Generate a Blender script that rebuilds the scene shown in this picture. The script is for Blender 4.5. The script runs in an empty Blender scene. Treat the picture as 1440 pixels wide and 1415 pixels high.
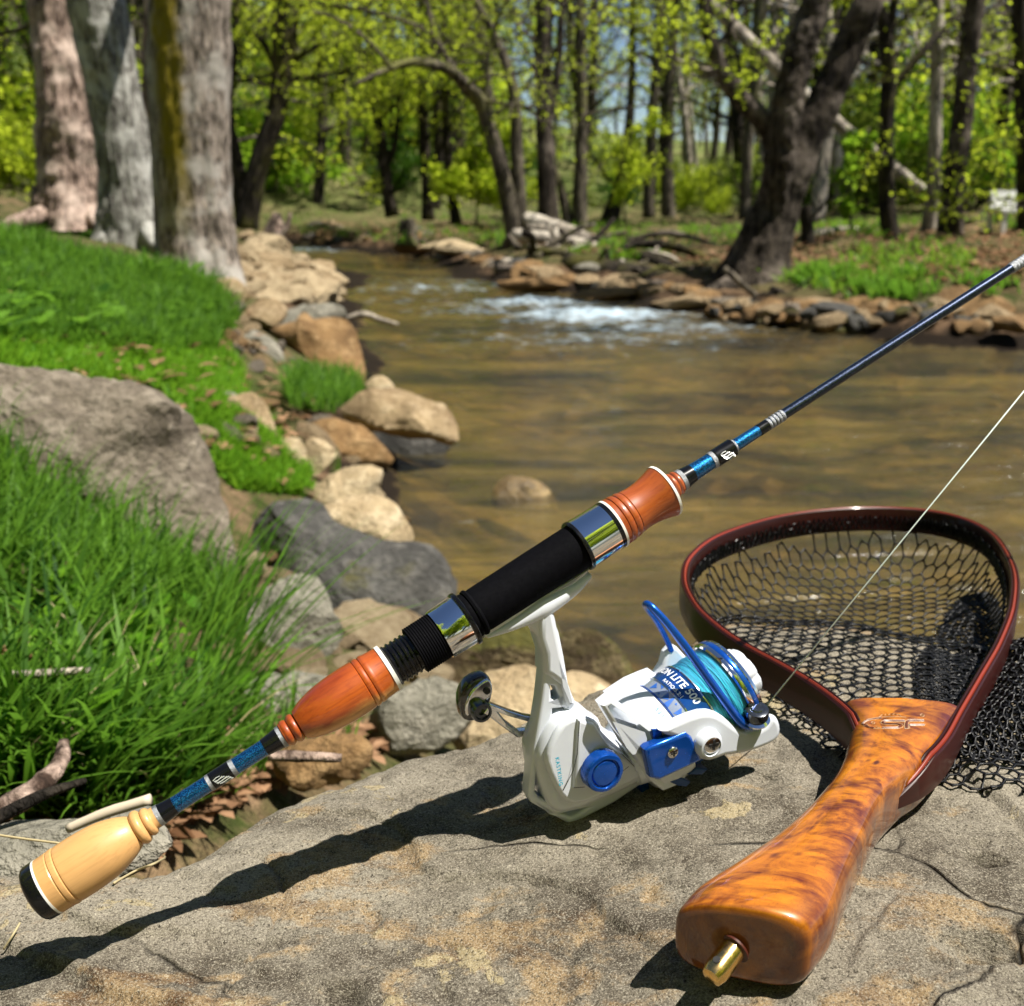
import bpy, math, random
import numpy as np
from mathutils import Vector, Matrix

# ------------------------------------------------------------------ camera, world, sun, exposure
SC = bpy.context.scene
COL = SC.collection
R = math.radians
CAMZ = 1.0
PITCH = 16.5
W0, H0 = 1440.0, 1415.0
FPX = 1544.0
cam_d = bpy.data.cameras.new('camera')
cam = bpy.data.objects.new('camera', cam_d); COL.objects.link(cam)
cam.location = (0, 0, CAMZ)
cam.rotation_euler = (R(90 - PITCH), 0, 0)
cam_d.sensor_width = 36.0
cam_d.lens = 36.0 * FPX / W0
cam_d.clip_start = 0.02; cam_d.clip_end = 600
cam_d.dof.use_dof = True
cam_d.dof.focus_distance = 0.465
cam_d.dof.aperture_fstop = cam_d.lens / 2.5
SC.camera = cam

LDIR = Vector((-0.42, 0.10, -0.90)).normalized()      # the way the light travels
SUN_EL = math.asin(-LDIR.z)
SUN_AZ = math.atan2(-LDIR.x, -LDIR.y)                 # from +Y towards +X
w = bpy.data.worlds.new('World'); SC.world = w; w.use_nodes = True
nt = w.node_tree; nt.nodes.clear()
sky = nt.nodes.new('ShaderNodeTexSky'); sky.sky_type = 'NISHITA'; sky.sun_disc = False
sky.sun_elevation = SUN_EL; sky.sun_rotation = SUN_AZ
sky.air_density = 0.75; sky.dust_density = 0.05; sky.ozone_density = 2.5
bg = nt.nodes.new('ShaderNodeBackground'); bg.inputs[1].default_value = 0.05
wo = nt.nodes.new('ShaderNodeOutputWorld')
nt.links.new(sky.outputs[0], bg.inputs[0]); nt.links.new(bg.outputs[0], wo.inputs[0])
sun_d = bpy.data.lights.new('sun', 'SUN'); sun_d.energy = 5.0; sun_d.angle = R(0.5); sun_d.color = (1.0, 0.95, 0.86)
sun = bpy.data.objects.new('sun', sun_d); COL.objects.link(sun)
sun.rotation_euler = LDIR.to_track_quat('-Z', 'Y').to_euler()
SC.view_settings.view_transform = 'Standard'; SC.view_settings.look = 'None'
SC.view_settings.gamma = 1.0; SC.view_settings.use_curve_mapping = False
SC.view_settings.exposure = 1.05
SC.cycles.use_denoising = True
SC.cycles.max_bounces = 8; SC.cycles.transparent_max_bounces = 16
SC.cycles.caustics_reflective = False; SC.cycles.caustics_refractive = False
SC.cycles.sample_clamp_indirect = 6.0

# ------------------------------------------------------------------ projection helpers
CP, SP = math.cos(R(PITCH)), math.sin(R(PITCH))
CAM = np.array([0, 0, CAMZ])
def ray(u, v):                       # direction with unit depth along the optical axis
    a = (u - W0/2)/FPX; b = -(v - H0/2)/FPX
    return np.array([a, CP + b*SP, -SP + b*CP])
def dep(u, v, d): return CAM + ray(u, v)*d
def on(u, v, z):
    r = ray(u, v); return CAM + r*((z - CAMZ)/r[2])
def at(u, v, Y):
    r = ray(u, v); return CAM + r*(Y/r[1])
def plane_hit(u, v, p0, n):
    r = ray(u, v); return CAM + r*(np.dot(p0 - CAM, n)/np.dot(r, n))

# ------------------------------------------------------------------ noise
_rs = np.random.RandomState(7)
_perm = np.tile(_rs.permutation(256), 3)
_grad = _rs.normal(size=(256, 3)); _grad /= np.linalg.norm(_grad, axis=1)[:, None]
def perlin(p):
    p = np.asarray(p, float); i = np.floor(p).astype(int); f = p - i
    i &= 255; uu = f*f*f*(f*(f*6 - 15) + 10)
    out = np.zeros(len(p))
    for dx in (0, 1):
        wx = uu[:, 0] if dx else 1 - uu[:, 0]
        for dy in (0, 1):
            wy = uu[:, 1] if dy else 1 - uu[:, 1]
            for dz in (0, 1):
                wz = uu[:, 2] if dz else 1 - uu[:, 2]
                h = _perm[_perm[_perm[i[:, 0] + dx] + i[:, 1] + dy] + i[:, 2] + dz]
                g = _grad[h]
                out += wx*wy*wz*(g[:, 0]*(f[:, 0] - dx) + g[:, 1]*(f[:, 1] - dy) + g[:, 2]*(f[:, 2] - dz))
    return out*1.6
def fbm(p, octv=4, rough=0.5):
    p = np.asarray(p, float); a = 1; s = 0; t = 0
    for k in range(octv):
        s = s + a*perlin(p*(2.03**k) + 17.3*k); t += a; a *= rough
    return s/t

# ------------------------------------------------------------------ mesh helpers
class MB:
    def __init__(s): s.v = []; s.f = []; s.n = 0; s.lp = []; s.mi = []
    def add(s, v, f, lp=None, mi=0):
        v = np.asarray(v, float).reshape(-1, 3)
        s.v.append(v); s.f += [tuple(int(i) + s.n for i in q) for q in f]
        s.lp.append(v if lp is None else np.asarray(lp, float)); s.mi += [mi]*len(f)
        s.n += len(v)
        return s
def raw_mesh(name, V, F, mats, smooth=True, lp=None, mi=None):
    me = bpy.data.meshes.new(name)
    V = np.asarray(V, dtype=np.float32)
    if isinstance(F, np.ndarray):
        nf, k = F.shape
        me.vertices.add(len(V)); me.vertices.foreach_set('co', V.ravel())
        me.loops.add(nf*k); me.loops.foreach_set('vertex_index', F.astype(np.int32).ravel())
        me.polygons.add(nf); me.polygons.foreach_set('loop_start', np.arange(0, nf*k, k, dtype=np.int32))
        me.update(calc_edges=True); me.validate()
    else:
        me.from_pydata(V.tolist(), [], F); me.update()
    if not isinstance(mats, (list, tuple)): mats = [mats]
    for m in mats: me.materials.append(m)
    if mi is not None and len(mats) > 1: me.polygons.foreach_set('material_index', np.array(mi, dtype=np.int32))
    me.polygons.foreach_set('use_smooth', np.full(len(me.polygons), bool(smooth)))
    if lp is not None:
        a = me.attributes.new('lp', 'FLOAT_VECTOR', 'POINT'); a.data.foreach_set('vector', np.asarray(lp, dtype=np.float32).ravel())
    return me
def put(name, me, parent=None, loc=(0, 0, 0), rot=(0, 0, 0), scale=(1, 1, 1)):
    o = bpy.data.objects.new(name, me); COL.objects.link(o)
    o.location = loc; o.rotation_euler = rot; o.scale = scale
    if parent: o.parent = parent
    return o
def obj(name, mb, mats, parent=None, smooth=True, origin=None):
    V = np.concatenate(mb.v); lp = np.concatenate(mb.lp)
    if origin is None: origin = np.array(parent.location) if parent and parent.get('_o') is None else np.zeros(3)
    if parent is not None and parent.get('_o') is not None: origin = np.array(parent['_o'])
    me = raw_mesh(name, V - origin, mb.f, mats, smooth, lp, mb.mi)
    o = put(name, me, parent, (0, 0, 0) if parent else origin)
    return o
def thing(name, label, cat, loc=(0, 0, 0), group=None):
    o = bpy.data.objects.new(name, None); COL.objects.link(o); o.empty_display_size = .05
    o.location = loc; o['label'] = label; o['category'] = cat
    if group: o['group'] = group
    return o
def tag(o, label=None, cat=None, group=None, kind=None):
    for k, x in (('label', label), ('category', cat), ('group', group), ('kind', kind)):
        if x: o[k] = x
    return o
def sharpen(o, ang=35):
    me = o.data
    try: me.set_sharp_from_angle(angle=R(ang))
    except Exception: pass
    return o

def catmull(P, k=6, closed=False):
    P = np.asarray(P, float); n = len(P); out = []
    for i in range(n if closed else n - 1):
        if closed: a, b, c, d = P[(i-1) % n], P[i], P[(i+1) % n], P[(i+2) % n]
        else: a, b, c, d = P[max(i-1, 0)], P[i], P[i+1], P[min(i+2, n-1)]
        for j in range(k):
            t = j/k
            out.append(.5*((2*b) + (-a+c)*t + (2*a-5*b+4*c-d)*t*t + (-a+3*b-3*c+d)*t**3))
    if not closed: out.append(P[-1])
    return np.array(out)
def frames(P, up=None, closed=False):
    P = np.asarray(P, float)
    if closed: T = np.roll(P, -1, 0) - np.roll(P, 1, 0)
    else: T = np.gradient(P, axis=0)
    T /= (np.linalg.norm(T, axis=1)[:, None] + 1e-12)
    N = np.zeros_like(T)
    if up is not None:
        up = np.asarray(up, float); N = up - (T@up)[:, None]*T
    else:
        a = np.array([0, 0, 1.]) if abs(T[0, 2]) < .9 else np.array([1., 0, 0])
        n = a - T[0]*np.dot(a, T[0]); n /= np.linalg.norm(n)
        for i in range(len(P)):
            n = n - T[i]*np.dot(n, T[i]); n /= (np.linalg.norm(n) + 1e-12); N[i] = n
    N /= (np.linalg.norm(N, axis=1)[:, None] + 1e-12)
    return T, N, np.cross(T, N)
def grid_faces(n, m, wrap=False, closed=False):
    f = []
    for i in range(n if closed else n - 1):
        i2 = (i + 1) % n
        for j in range(m if wrap else m - 1):
            j2 = (j + 1) % m
            f.append((i*m + j, i*m + j2, i2*m + j2, i2*m + j))
    return f
def tube(P, rad, ns=8, cap=True, closed=False, wob=0, seed=0):
    P = np.asarray(P, float); n = len(P)
    rad = np.full(n, rad) if np.isscalar(rad) else np.asarray(rad, float)
    T, N, B = frames(P, closed=closed)
    th = np.linspace(0, 2*math.pi, ns, endpoint=False)
    ring = np.cos(th)[None, :, None]*N[:, None] + np.sin(th)[None, :, None]*B[:, None]
    V = P[:, None] + rad[:, None, None]*ring
    if wob:
        Q = V.reshape(-1, 3)
        k = fbm(Q*(1.2/rad.max()) + seed*3.1, 3)
        V = (P[:, None] + (V - P[:, None])*(1 + wob*k.reshape(n, ns, 1)))
    V = V.reshape(-1, 3)
    F = grid_faces(n, ns, True, closed)
    if cap and not closed:
        F.append(tuple(range(ns - 1, -1, -1))); F.append(tuple((n-1)*ns + j for j in range(ns)))
    return V, F
def lathe(prof, O, e1, e2, e3, ns=48, scallop=None):
    """prof = [(s, r)], axis e1 from O"""
    th = np.linspace(0, 2*math.pi, ns, endpoint=False)
    V = []; LP = []
    for s, r in prof:
        rr = r if scallop is None else r*scallop(s, th)
        rr = np.broadcast_to(rr, th.shape)
        V.append(O + e1*s + (rr*np.cos(th))[:, None]*e2 + (rr*np.sin(th))[:, None]*e3)
        LP.append(np.stack([np.full(ns, s), rr*np.cos(th), rr*np.sin(th)], 1))
    n = len(prof); F = grid_faces(n, ns, True)
    F = [q[::-1] for q in F]
    F.append(tuple(range(ns))); F.append(tuple((n-1)*ns + j for j in range(ns-1, -1, -1)))
    return np.concatenate(V), F, np.concatenate(LP)
def box(c, ax, hs):
    c = np.asarray(c, float); V = []
    for i in (-1, 1):
        for j in (-1, 1):
            for k in (-1, 1): V.append(c + ax[0]*hs[0]*i + ax[1]*hs[1]*j + ax[2]*hs[2]*k)
    return V, [(0, 1, 3, 2), (4, 6, 7, 5), (0, 4, 5, 1), (2, 3, 7, 6), (0, 2, 6, 4), (1, 5, 7, 3)]
def plate2d(loops, thick, bevel, res=2):
    """filled 2D outline with holes -> verts (x, y, z) and faces; z from -thick/2 to thick/2"""
    cu = bpy.data.curves.new('tmp', 'CURVE'); cu.dimensions = '2D'; cu.fill_mode = 'BOTH'
    cu.extrude = max(thick/2 - bevel, 1e-6); cu.bevel_depth = bevel; cu.bevel_resolution = res; cu.offset = -bevel
    for L in loops:
        sp = cu.splines.new('POLY'); sp.points.add(len(L) - 1)
        for p, q in zip(sp.points, L): p.co = (q[0], q[1], 0, 1)
        sp.use_cyclic_u = True
    o = bpy.data.objects.new('tmp', cu); COL.objects.link(o)
    dg = bpy.context.evaluated_depsgraph_get(); dg.update()
    me = bpy.data.meshes.new_from_object(o.evaluated_get(dg))
    V = np.array([v.co[:] for v in me.vertices]); F = [tuple(p.vertices) for p in me.polygons]
    bpy.data.objects.remove(o); bpy.data.curves.remove(cu); bpy.data.meshes.remove(me)
    return V, F
def text2d(s, size, extr=0.0, spacing=1.0, shear=0.0, bold=0.0):
    cu = bpy.data.curves.new('tmp', 'FONT'); cu.body = s; cu.size = size; cu.extrude = extr; cu.space_character = spacing
    cu.shear = shear; cu.offset = bold; cu.resolution_u = 3
    o = bpy.data.objects.new('tmp', cu); COL.objects.link(o)
    dg = bpy.context.evaluated_depsgraph_get(); dg.update()
    me = bpy.data.meshes.new_from_object(o.evaluated_get(dg))
    V = np.array([v.co[:] for v in me.vertices]); F = [tuple(p.vertices) for p in me.polygons]
    bpy.data.objects.remove(o); bpy.data.curves.remove(cu); bpy.data.meshes.remove(me)
    return V, F

# ------------------------------------------------------------------ materials
class NT:
    def __init__(s, name):
        s.m = bpy.data.materials.new(name); s.m.use_nodes = True; s.t = s.m.node_tree
        s.p = s.t.nodes['Principled BSDF']; s.out = s.t.nodes['Material Output']
    def n(s, typ, **kw):
        x = s.t.nodes.new(typ)
        for k, v in kw.items(): setattr(x, k, v)
        return x
    def l(s, a, b): s.t.links.new(a, b)
    def coord(s, kind='Object', scale=(1, 1, 1), rot=(0, 0, 0)):
        if kind == 'lp': c = s.n('ShaderNodeAttribute', attribute_name='lp').outputs['Vector']
        else: c = s.n('ShaderNodeTexCoord').outputs[kind]
        mp = s.n('ShaderNodeMapping'); mp.inputs['Scale'].default_value = scale; mp.inputs['Rotation'].default_value = rot
        s.l(c, mp.inputs[0]); return mp.outputs[0]
    def noise(s, c, scale, detail=4, rough=.55, dist=0.0):
        x = s.n('ShaderNodeTexNoise'); x.inputs['Scale'].default_value = scale; x.inputs['Detail'].default_value = detail
        x.inputs['Roughness'].default_value = rough; x.inputs['Distortion'].default_value = dist
        s.l(c, x.inputs['Vector']); return x.outputs['Fac']
    def vor(s, c, scale, feat='F1', out='Distance', rnd=1.0):
        x = s.n('ShaderNodeTexVoronoi', feature=feat); x.inputs['Scale'].default_value = scale
        x.inputs['Randomness'].default_value = rnd; s.l(c, x.inputs['Vector']); return x.outputs[out]
    def ramp(s, f, stops, interp='LINEAR'):
        x = s.n('ShaderNodeValToRGB'); x.color_ramp.interpolation = interp
        e = x.color_ramp.elements
        while len(e) < len(stops): e.new(.5)
        for q, (p, c) in zip(e, stops):
            q.position = p; q.color = (c, c, c, 1) if np.isscalar(c) else (*c[:3], 1)
        s.l(f, x.inputs[0]); return x.outputs[0]
    def mix(s, f, a, b, mode='MIX'):
        x = s.n('ShaderNodeMix', data_type='RGBA', blend_type=mode)
        for sock, val in ((x.inputs[0], f), (x.inputs[6], a), (x.inputs[7], b)):
            if hasattr(val, 'links') or isinstance(val, bpy.types.NodeSocket): s.l(val, sock)
            elif np.isscalar(val): sock.default_value = val if sock == x.inputs[0] else (val, val, val, 1)
            else: sock.default_value = (*val[:3], 1)
        return x.outputs[2]
    def math(s, op, a, b=None, clamp=False):
        x = s.n('ShaderNodeMath', operation=op, use_clamp=clamp)
        for sock, val in zip(x.inputs, (a, b)):
            if val is None: continue
            if isinstance(val, bpy.types.NodeSocket): s.l(val, sock)
            else: sock.default_value = val
        return x.outputs[0]
    def sep(s, c):
        x = s.n('ShaderNodeSeparateXYZ'); s.l(c, x.inputs[0]); return x.outputs
    def bump(s, h, strength=.5, dist=.01, normal=None):
        x = s.n('ShaderNodeBump'); x.inputs['Strength'].default_value = strength; x.inputs['Distance'].default_value = dist
        s.l(h, x.inputs['Height'])
        if normal is not None: s.l(normal, x.inputs['Normal'])
        return x.outputs[0]
    def set(s, **kw):
        names = dict(col='Base Color', rough='Roughness', metal='Metallic', coat='Coat Weight', coatr='Coat Roughness', spec='Specular IOR Level',
                     nrm='Normal', trans='Transmission Weight', sss='Subsurface Weight', sheen='Sheen Weight', alpha='Alpha', ior='IOR')
        for k, v in kw.items():
            sock = s.p.inputs[names[k]]
            if isinstance(v, bpy.types.NodeSocket): s.l(v, sock)
            elif isinstance(v, tuple): sock.default_value = (*v[:3], 1)
            else: sock.default_value = v
        return s.m
def plain(name, col, rough=.5, metal=0, coat=0, var=.12, nscale=60, bump=0.0, **kw):
    N = NT(name); c = N.coord('lp'); f = N.noise(c, nscale, 3)
    cc = N.mix(f, tuple(x*(1-var) for x in col), tuple(min(1, x*(1+var)) for x in col))
    r = N.ramp(N.noise(c, nscale*3, 2), [(.3, max(.02, rough*.8)), (.7, min(1, rough*1.25))])
    N.set(col=cc, rough=r, metal=metal, coat=coat, **kw)
    if bump: N.set(nrm=N.bump(N.noise(c, nscale*8, 3), bump, .0005))
    return N.m

def rock_mat(name, base, dark, stain, scale=1.0, moss=0.0, bed=0.0, wet=False, pale=None):
    N = NT(name); c = N.coord('Object')
    f1 = N.noise(c, 4*scale, 8, .62, .4); f2 = N.noise(c, 22*scale, 6, .65); f3 = N.noise(c, 90*scale, 5, .7)
    col = N.mix(N.ramp(f1, [(.32, 0), (.62, 1)]), dark, base)
    col = N.mix(N.ramp(f2, [(.5, 0), (.68, .8)]), col, stain)
    if pale: col = N.mix(N.ramp(N.noise(c, 7*scale, 7, .6, .8), [(.58, 0), (.66, .9)]), col, pale)
    col = N.mix(N.ramp(f3, [(.25, .75), (.5, 0)]), col, tuple(x*.35 for x in dark))
    h = N.math('ADD', N.math('MULTIPLY', f2, .6), N.math('MULTIPLY', f3, .4))
    if moss:
        nz = N.sep(N.n('ShaderNodeNewGeometry').outputs['Normal'])[2]
        mk = N.math('MULTIPLY', N.ramp(nz, [(.35, 0), (.75, 1)]), N.ramp(N.noise(c, 6*scale, 6, .6), [(.62 - moss*.3, 0), (.7 - moss*.3, 1)]))
        mc = N.mix(N.noise(c, 70*scale, 4), (.02, .026, .006), (.10, .085, .014))
        col = N.mix(mk, col, mc)
    N.set(col=col, rough=.28 if wet else .85, spec=.5 if wet else .25, nrm=N.bump(h, .9, .02/scale))
    return N.m
def bark_mat(name, base, dark, moss=None, scale=1.0, mossband=None, pale=None):
    N = NT(name); c = N.coord('Object', (1, 1, .22)); c2 = N.coord('Object')
    f = N.noise(c, 26*scale, 6, .65, .3); g = N.noise(c2, 3*scale, 5, .6)
    v = N.noise(N.coord('Object', (1, 1, .12)), 60*scale, 5, .7, .3)
    col = N.mix(N.ramp(f, [(.40, 0), (.58, 1)]), dark, base)
    col = N.mix(N.ramp(v, [(.36, .85), (.50, 0)]), col, tuple(x*.4 for x in dark))
    if pale: col = N.mix(N.ramp(g, [(.5, 0), (.62, .85)]), col, pale)
    if moss: col = N.mix(N.ramp(N.noise(c2, 2.2*scale, 6, .65), [(.5, 0), (.62, .85)]), col, moss)
    if mossband:
        x = N.sep(c2)[0]
        k = N.math('ADD', x, N.math('MULTIPLY', N.math('SUBTRACT', g, .5), .16))
        zz = N.sep(c2)[2]
        m1 = N.ramp(N.math('ABSOLUTE', N.math('SUBTRACT', k, mossband[0])), [(mossband[1]*.5, 1), (mossband[1], 0)])
        m1 = N.math('MULTIPLY', m1, N.ramp(N.math('ADD', zz, N.math('MULTIPLY', g, .5)), [(.50, 0), (.95, 1)]))
        col = N.mix(N.math('MULTIPLY', m1, N.ramp(f, [(.3, .5), (.5, 1)])), col, mossband[2])
    h = N.math('ADD', f, N.math('MULTIPLY', v, .5))
    N.set(col=col, rough=.9, spec=.12, nrm=N.bump(h, .9, .025/scale))
    return N.m
def leaf_mat(name, a, b, trans=.5, tcol=None):
    N = NT(name)
    g = N.n('ShaderNodeNewGeometry').outputs['Random Per Island']
    oi = N.n('ShaderNodeObjectInfo').outputs['Random']
    f = N.math('FRACT', N.math('ADD', g, N.math('MULTIPLY', oi, .37)))
    col = N.mix(f, a, b)
    N.set(col=col, rough=.5, spec=.12)
    tr = N.n('ShaderNodeBsdfTranslucent')
    tc = N.mix(.6, col, tcol or tuple(x*1.8 for x in b)); N.l(tc, tr.inputs[0])
    mx = N.n('ShaderNodeMixShader'); mx.inputs[0].default_value = trans
    N.l(N.p.outputs[0], mx.inputs[1]); N.l(tr.outputs[0], mx.inputs[2]); N.l(mx.outputs[0], N.out.inputs[0])
    return N.m

M = {}
M['leaf_spring'] = leaf_mat('spring_leaves', (.13, .19, .012), (.34, .41, .03), .64, (.74, .88, .06))
M['leaf_olive'] = leaf_mat('olive_leaves', (.06, .10, .012), (.20, .25, .03), .55, (.36, .46, .06))
M['leaf_lime'] = leaf_mat('lime_leaves', (.10, .2, .01), (.26, .42, .03), .6, (.45, .7, .05))
M['leaf_dark'] = leaf_mat('dark_leaves', (.03, .08, .008), (.09, .17, .015), .5, (.1, .25, .02))
M['grass'] = leaf_mat('grass_blades', (.008, .040, .004), (.13, .27, .028), .45, (.22, .46, .04))
M['grass_far'] = leaf_mat('bank_grass', (.03, .10, .008), (.16, .30, .025), .45, (.3, .5, .04))
M['moss_green'] = leaf_mat('bright_moss', (.05, .15, .008), (.18, .36, .02), .45, (.3, .55, .04))
M['dry'] = leaf_mat('dry_leaves', (.10, .05, .025), (.36, .21, .12), .25, (.4, .22, .1))
BK_ = None
M['straw'] = leaf_mat('straw', (.3, .24, .12), (.5, .42, .25), .2, (.4, .3, .15))

# ------------------------------------------------------------------ terrain
CTRL = [  # (u, v, z): a pixel of the photograph and the height of the ground there
 (0,1000,.52),(-150,1050,.55),(150,1100,.50),(300,1000,.44),(420,1010,.36),(250,850,.40),(420,900,.26),(520,870,.14),
 (0,760,.52),(180,760,.42),(330,800,.26),(300,640,.36),(430,700,.22),(350,600,.36),(250,500,.50),(330,470,.38),(100,450,.62),
 (0,400,.70),(200,352,.68),(0,330,.74),(150,345,.68),(285,388,.52),(322,430,.40),(-200,420,.8),(-300,330,.9),
 (400,640,.18),(430,500,.14),(500,740,.10),(400,440,.14),(345,345,.42),(390,345,.30),(350,318,.45),(420,380,.12),
 (900,1010,0),(800,930,0),(660,860,0),(590,780,0),(560,700,0),(560,630,0),(525,560,0),(505,470,0),(475,415,0),(450,375,0),(415,345,0),
 (800,700,-.2),(1100,650,-.22),(1400,700,-.22),(1000,520,-.18),(700,480,-.14),(800,430,-.1),(560,390,-.1),(1300,550,-.2),(1000,850,-.18),(1440,900,-.2),(480,362,-.08),(650,600,-.12),(700,800,-.15),
 (480,349,0),(560,359,0),(650,376,0),(690,396,0),(800,410,0),(940,424,0),(1000,445,0),(1200,468,0),(1440,482,0),(1600,492,0),
 (480,338,.13),(560,345,.13),(650,360,.12),(700,378,.12),(800,392,.12),(940,405,.13),(1060,398,.2),(1200,420,.2),(1300,430,.2),(1440,450,.15),
 (430,325,.2),(560,325,.2),(700,345,.25),(850,360,.25),(1000,370,.25),(1200,370,.32),(1440,380,.38),(1440,330,.52),(1600,340,.6),(1000,335,.3),(700,318,.32),(560,305,.35),(430,305,.3),(1250,330,.42)]
WORLD = [(0,.25,.2),(.5,.2,.2),(-.6,.2,.5),(.9,.5,-.05),(2.5,1.5,-.25),(5,4,-.2),(6,8,.3),(-2.5,1.5,.7),(-4,4,.85),(-6,10,.9),(-.1,.55,.25),(.3,.6,.15),
 (0,26,.5),(8,26,.7),(-8,24,.8),(16,22,1.2),(-16,26,2.5),(-10,45,7.5),(3,45,1.7),(12,50,2.0),(-25,40,8),(30,40,3.4),(4,80,2.4),(-30,90,16),(40,90,4.5),(5,160,3.5),(-60,160,18),(70,160,6),(20,220,3),(-4,32,2.2)]
_cp = np.array([on(*c) for c in CTRL] + [np.array(p, float) for p in WORLD])
def _warp(x, y):
    yy = np.maximum(y, -.2) + .6
    q = 1.6*x/yy; q = np.where(np.abs(q) > 1.1, np.sign(q)*(1.1 + .35*np.tanh((np.abs(q) - 1.1)/.35)), q)
    return np.stack([q, 1.3*np.log(yy)], 1)
_cw = _warp(_cp[:, 0], _cp[:, 1])
_zt = _cp[:, 2].copy()
_far = _cp[:, 1] > 20
_D = np.linalg.norm(_cw[:, None] - _cw[None], axis=2)
_wt = np.linalg.solve(_D + 1e-3*np.eye(len(_cw)), _zt - .3)
def terr0(x, y):
    y = np.maximum(y, .1)
    x = np.asarray(x, float).ravel(); y = np.asarray(y, float).ravel(); out = np.empty(len(x))
    for a in range(0, len(x), 20000):
        q = _warp(x[a:a+20000], y[a:a+20000])
        out[a:a+20000] = np.linalg.norm(q[:, None] - _cw[None], axis=2)@_wt + .3
    return out
def terr(x, y):
    z = terr0(x, y); x = np.ravel(x); y = np.ravel(y)
    p = np.stack([x, y, np.zeros_like(x)], 1)
    amp = np.clip(.02 + .012*y, .02, .3)
    amp = np.where(np.abs(z) < .12, amp*.35, amp)
    return z + amp*fbm(p*(1.7) + 5, 3)*np.clip(y/6, .4, 1) + .012*fbm(p*9, 3)
def H(x, y): return float(terr(np.array([x]), np.array([y]))[0])
def gnd(u, v, z=.3):
    """point of the ground seen at a pixel (fixed-point on the ray)"""
    for _ in range(14):
        p = on(u, v, z); z = .5*z + .5*min(H(p[0], p[1]), .97)
    return on(u, v, z)

def sheet(name, Ys, Ss, zf, mat):
    YY, S = np.meshgrid(Ys, Ss, indexing='ij')
    XX = S*(np.maximum(YY, 0) + .6)
    x = XX.ravel(); y = YY.ravel()
    V = np.stack([x, y, zf(x, y)], 1)
    n, m = len(Ys), len(Ss)
    i = np.arange(n-1)[:, None]*m + np.arange(m-1)[None]
    F = np.stack([i, i+1, i+m+1, i+m], -1).reshape(-1, 4)
    return put(name, raw_mesh(name, V, F, mat))
def ground_mat():
    N = NT('ground'); c = N.coord('Object'); z = N.sep(c)[2]; y = N.sep(c)[1]
    n1 = N.noise(c, 1.3, 6, .6); n2 = N.noise(c, 9, 6, .65); n3 = N.noise(c, 45, 4, .7)
    bedc = N.vor(c, 9, 'F1', 'Color')
    bed = N.mix(N.sep(bedc)[0], (.10, .065, .022), (.46, .31, .12))
    bed = N.mix(N.ramp(n2, [(.35, .8), (.6, 0)]), bed, (.10, .075, .03)); bed = N.mix(N.ramp(n1, [(.40, .85), (.56, 0)]), bed, (.035, .030, .018))
    dirt = N.mix(N.ramp(n2, [(.38, 0), (.62, 1)]), (.045, .028, .015), N.mix(n3, (.10, .06, .035), (.30, .19, .11)))
    grass = N.mix(n3, (.018, .03, .008), (.07, .11, .02))
    litter = N.mix(n3, (.14, .085, .05), (.42, .28, .18))
    top = N.mix(N.ramp(n2, [(.40, 0), (.60, 1)]), N.mix(.3, grass, dirt), N.mix(N.ramp(n1, [(.4, .3), (.6, .9)]), grass, N.mix(.35, dirt, litter)))
    far = N.ramp(N.math('DIVIDE', y, 60), [(.3, 0), (.45, 1)])
    top = N.mix(N.math('MULTIPLY', far, N.ramp(N.noise(c, .25, 5, .6), [(.46, 0), (.64, .8)])), top, litter)
    top = N.mix(N.math('MULTIPLY', far, .55), top, (.10, .17, .03))
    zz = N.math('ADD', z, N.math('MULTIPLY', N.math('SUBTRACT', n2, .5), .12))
    wet = N.ramp(N.math('ADD', zz, .5), [(.56, 1), (.64, 0)])  # bank's tree shade painted into the low dirt, near black above the water
    dirt = N.mix(wet, dirt, (.016, .011, .007))  # wet is the mask of the painted tree shade here
    k1 = N.ramp(N.math('ADD', zz, .5), [(.49, 0), (.505, 1)])
    k2 = N.ramp(N.math('ADD', zz, .5), [(.64, 0), (.70, 1)])
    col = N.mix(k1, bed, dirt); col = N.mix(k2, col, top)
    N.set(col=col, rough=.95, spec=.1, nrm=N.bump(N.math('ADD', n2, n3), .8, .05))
    return N.m
Ys = np.concatenate([np.linspace(-3, .3, 20), np.geomspace(.35, 220, 330)])
Ss = np.concatenate([np.linspace(-3.2, -.8, 25)[:-1], np.linspace(-.8, .8, 240), np.linspace(.8, 3.2, 25)[1:]])
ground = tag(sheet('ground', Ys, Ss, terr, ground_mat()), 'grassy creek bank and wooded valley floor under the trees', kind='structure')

# ------------------------------------------------------------------ water
RAP = on(790, 440, 0)
def rapid_w(x, y):
    d = 0
    for (u, v, ru, rv, a) in ((745, 428, .8, .6, .95), (840, 446, 1.1, .7, 1.0), (940, 462, 1.4, .6, .5), (690, 435, 1.2, .8, .45), (605, 408, 1.2, .6, .5), (440, 352, 1.2, .8, .6),
                              (840, 478, 2.0, .8, .35), (640, 400, 1.6, 1.2, .35), (560, 425, 1.6, .6, .3), (1020, 500, 1.5, .5, .15)):
        p = on(u, v, 0); d = np.maximum(d, a*np.exp(-((x-p[0])/(ru*.62))**2 - ((y-p[1])/(rv*.75))**2))
    return d
def water_z(x, y):
    p = np.stack([x*.55, y*1.6, 0*x], 1)
    k = rapid_w(x, y)
    z = .005*fbm(p*6, 3) + .003*fbm(p*23, 2)
    q = np.stack([x, y, 0*x], 1)
    z = z + k*(.12*np.abs(fbm(q*3.6, 4)) + .05*fbm(q*12, 3) + .02)
    return z
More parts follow.
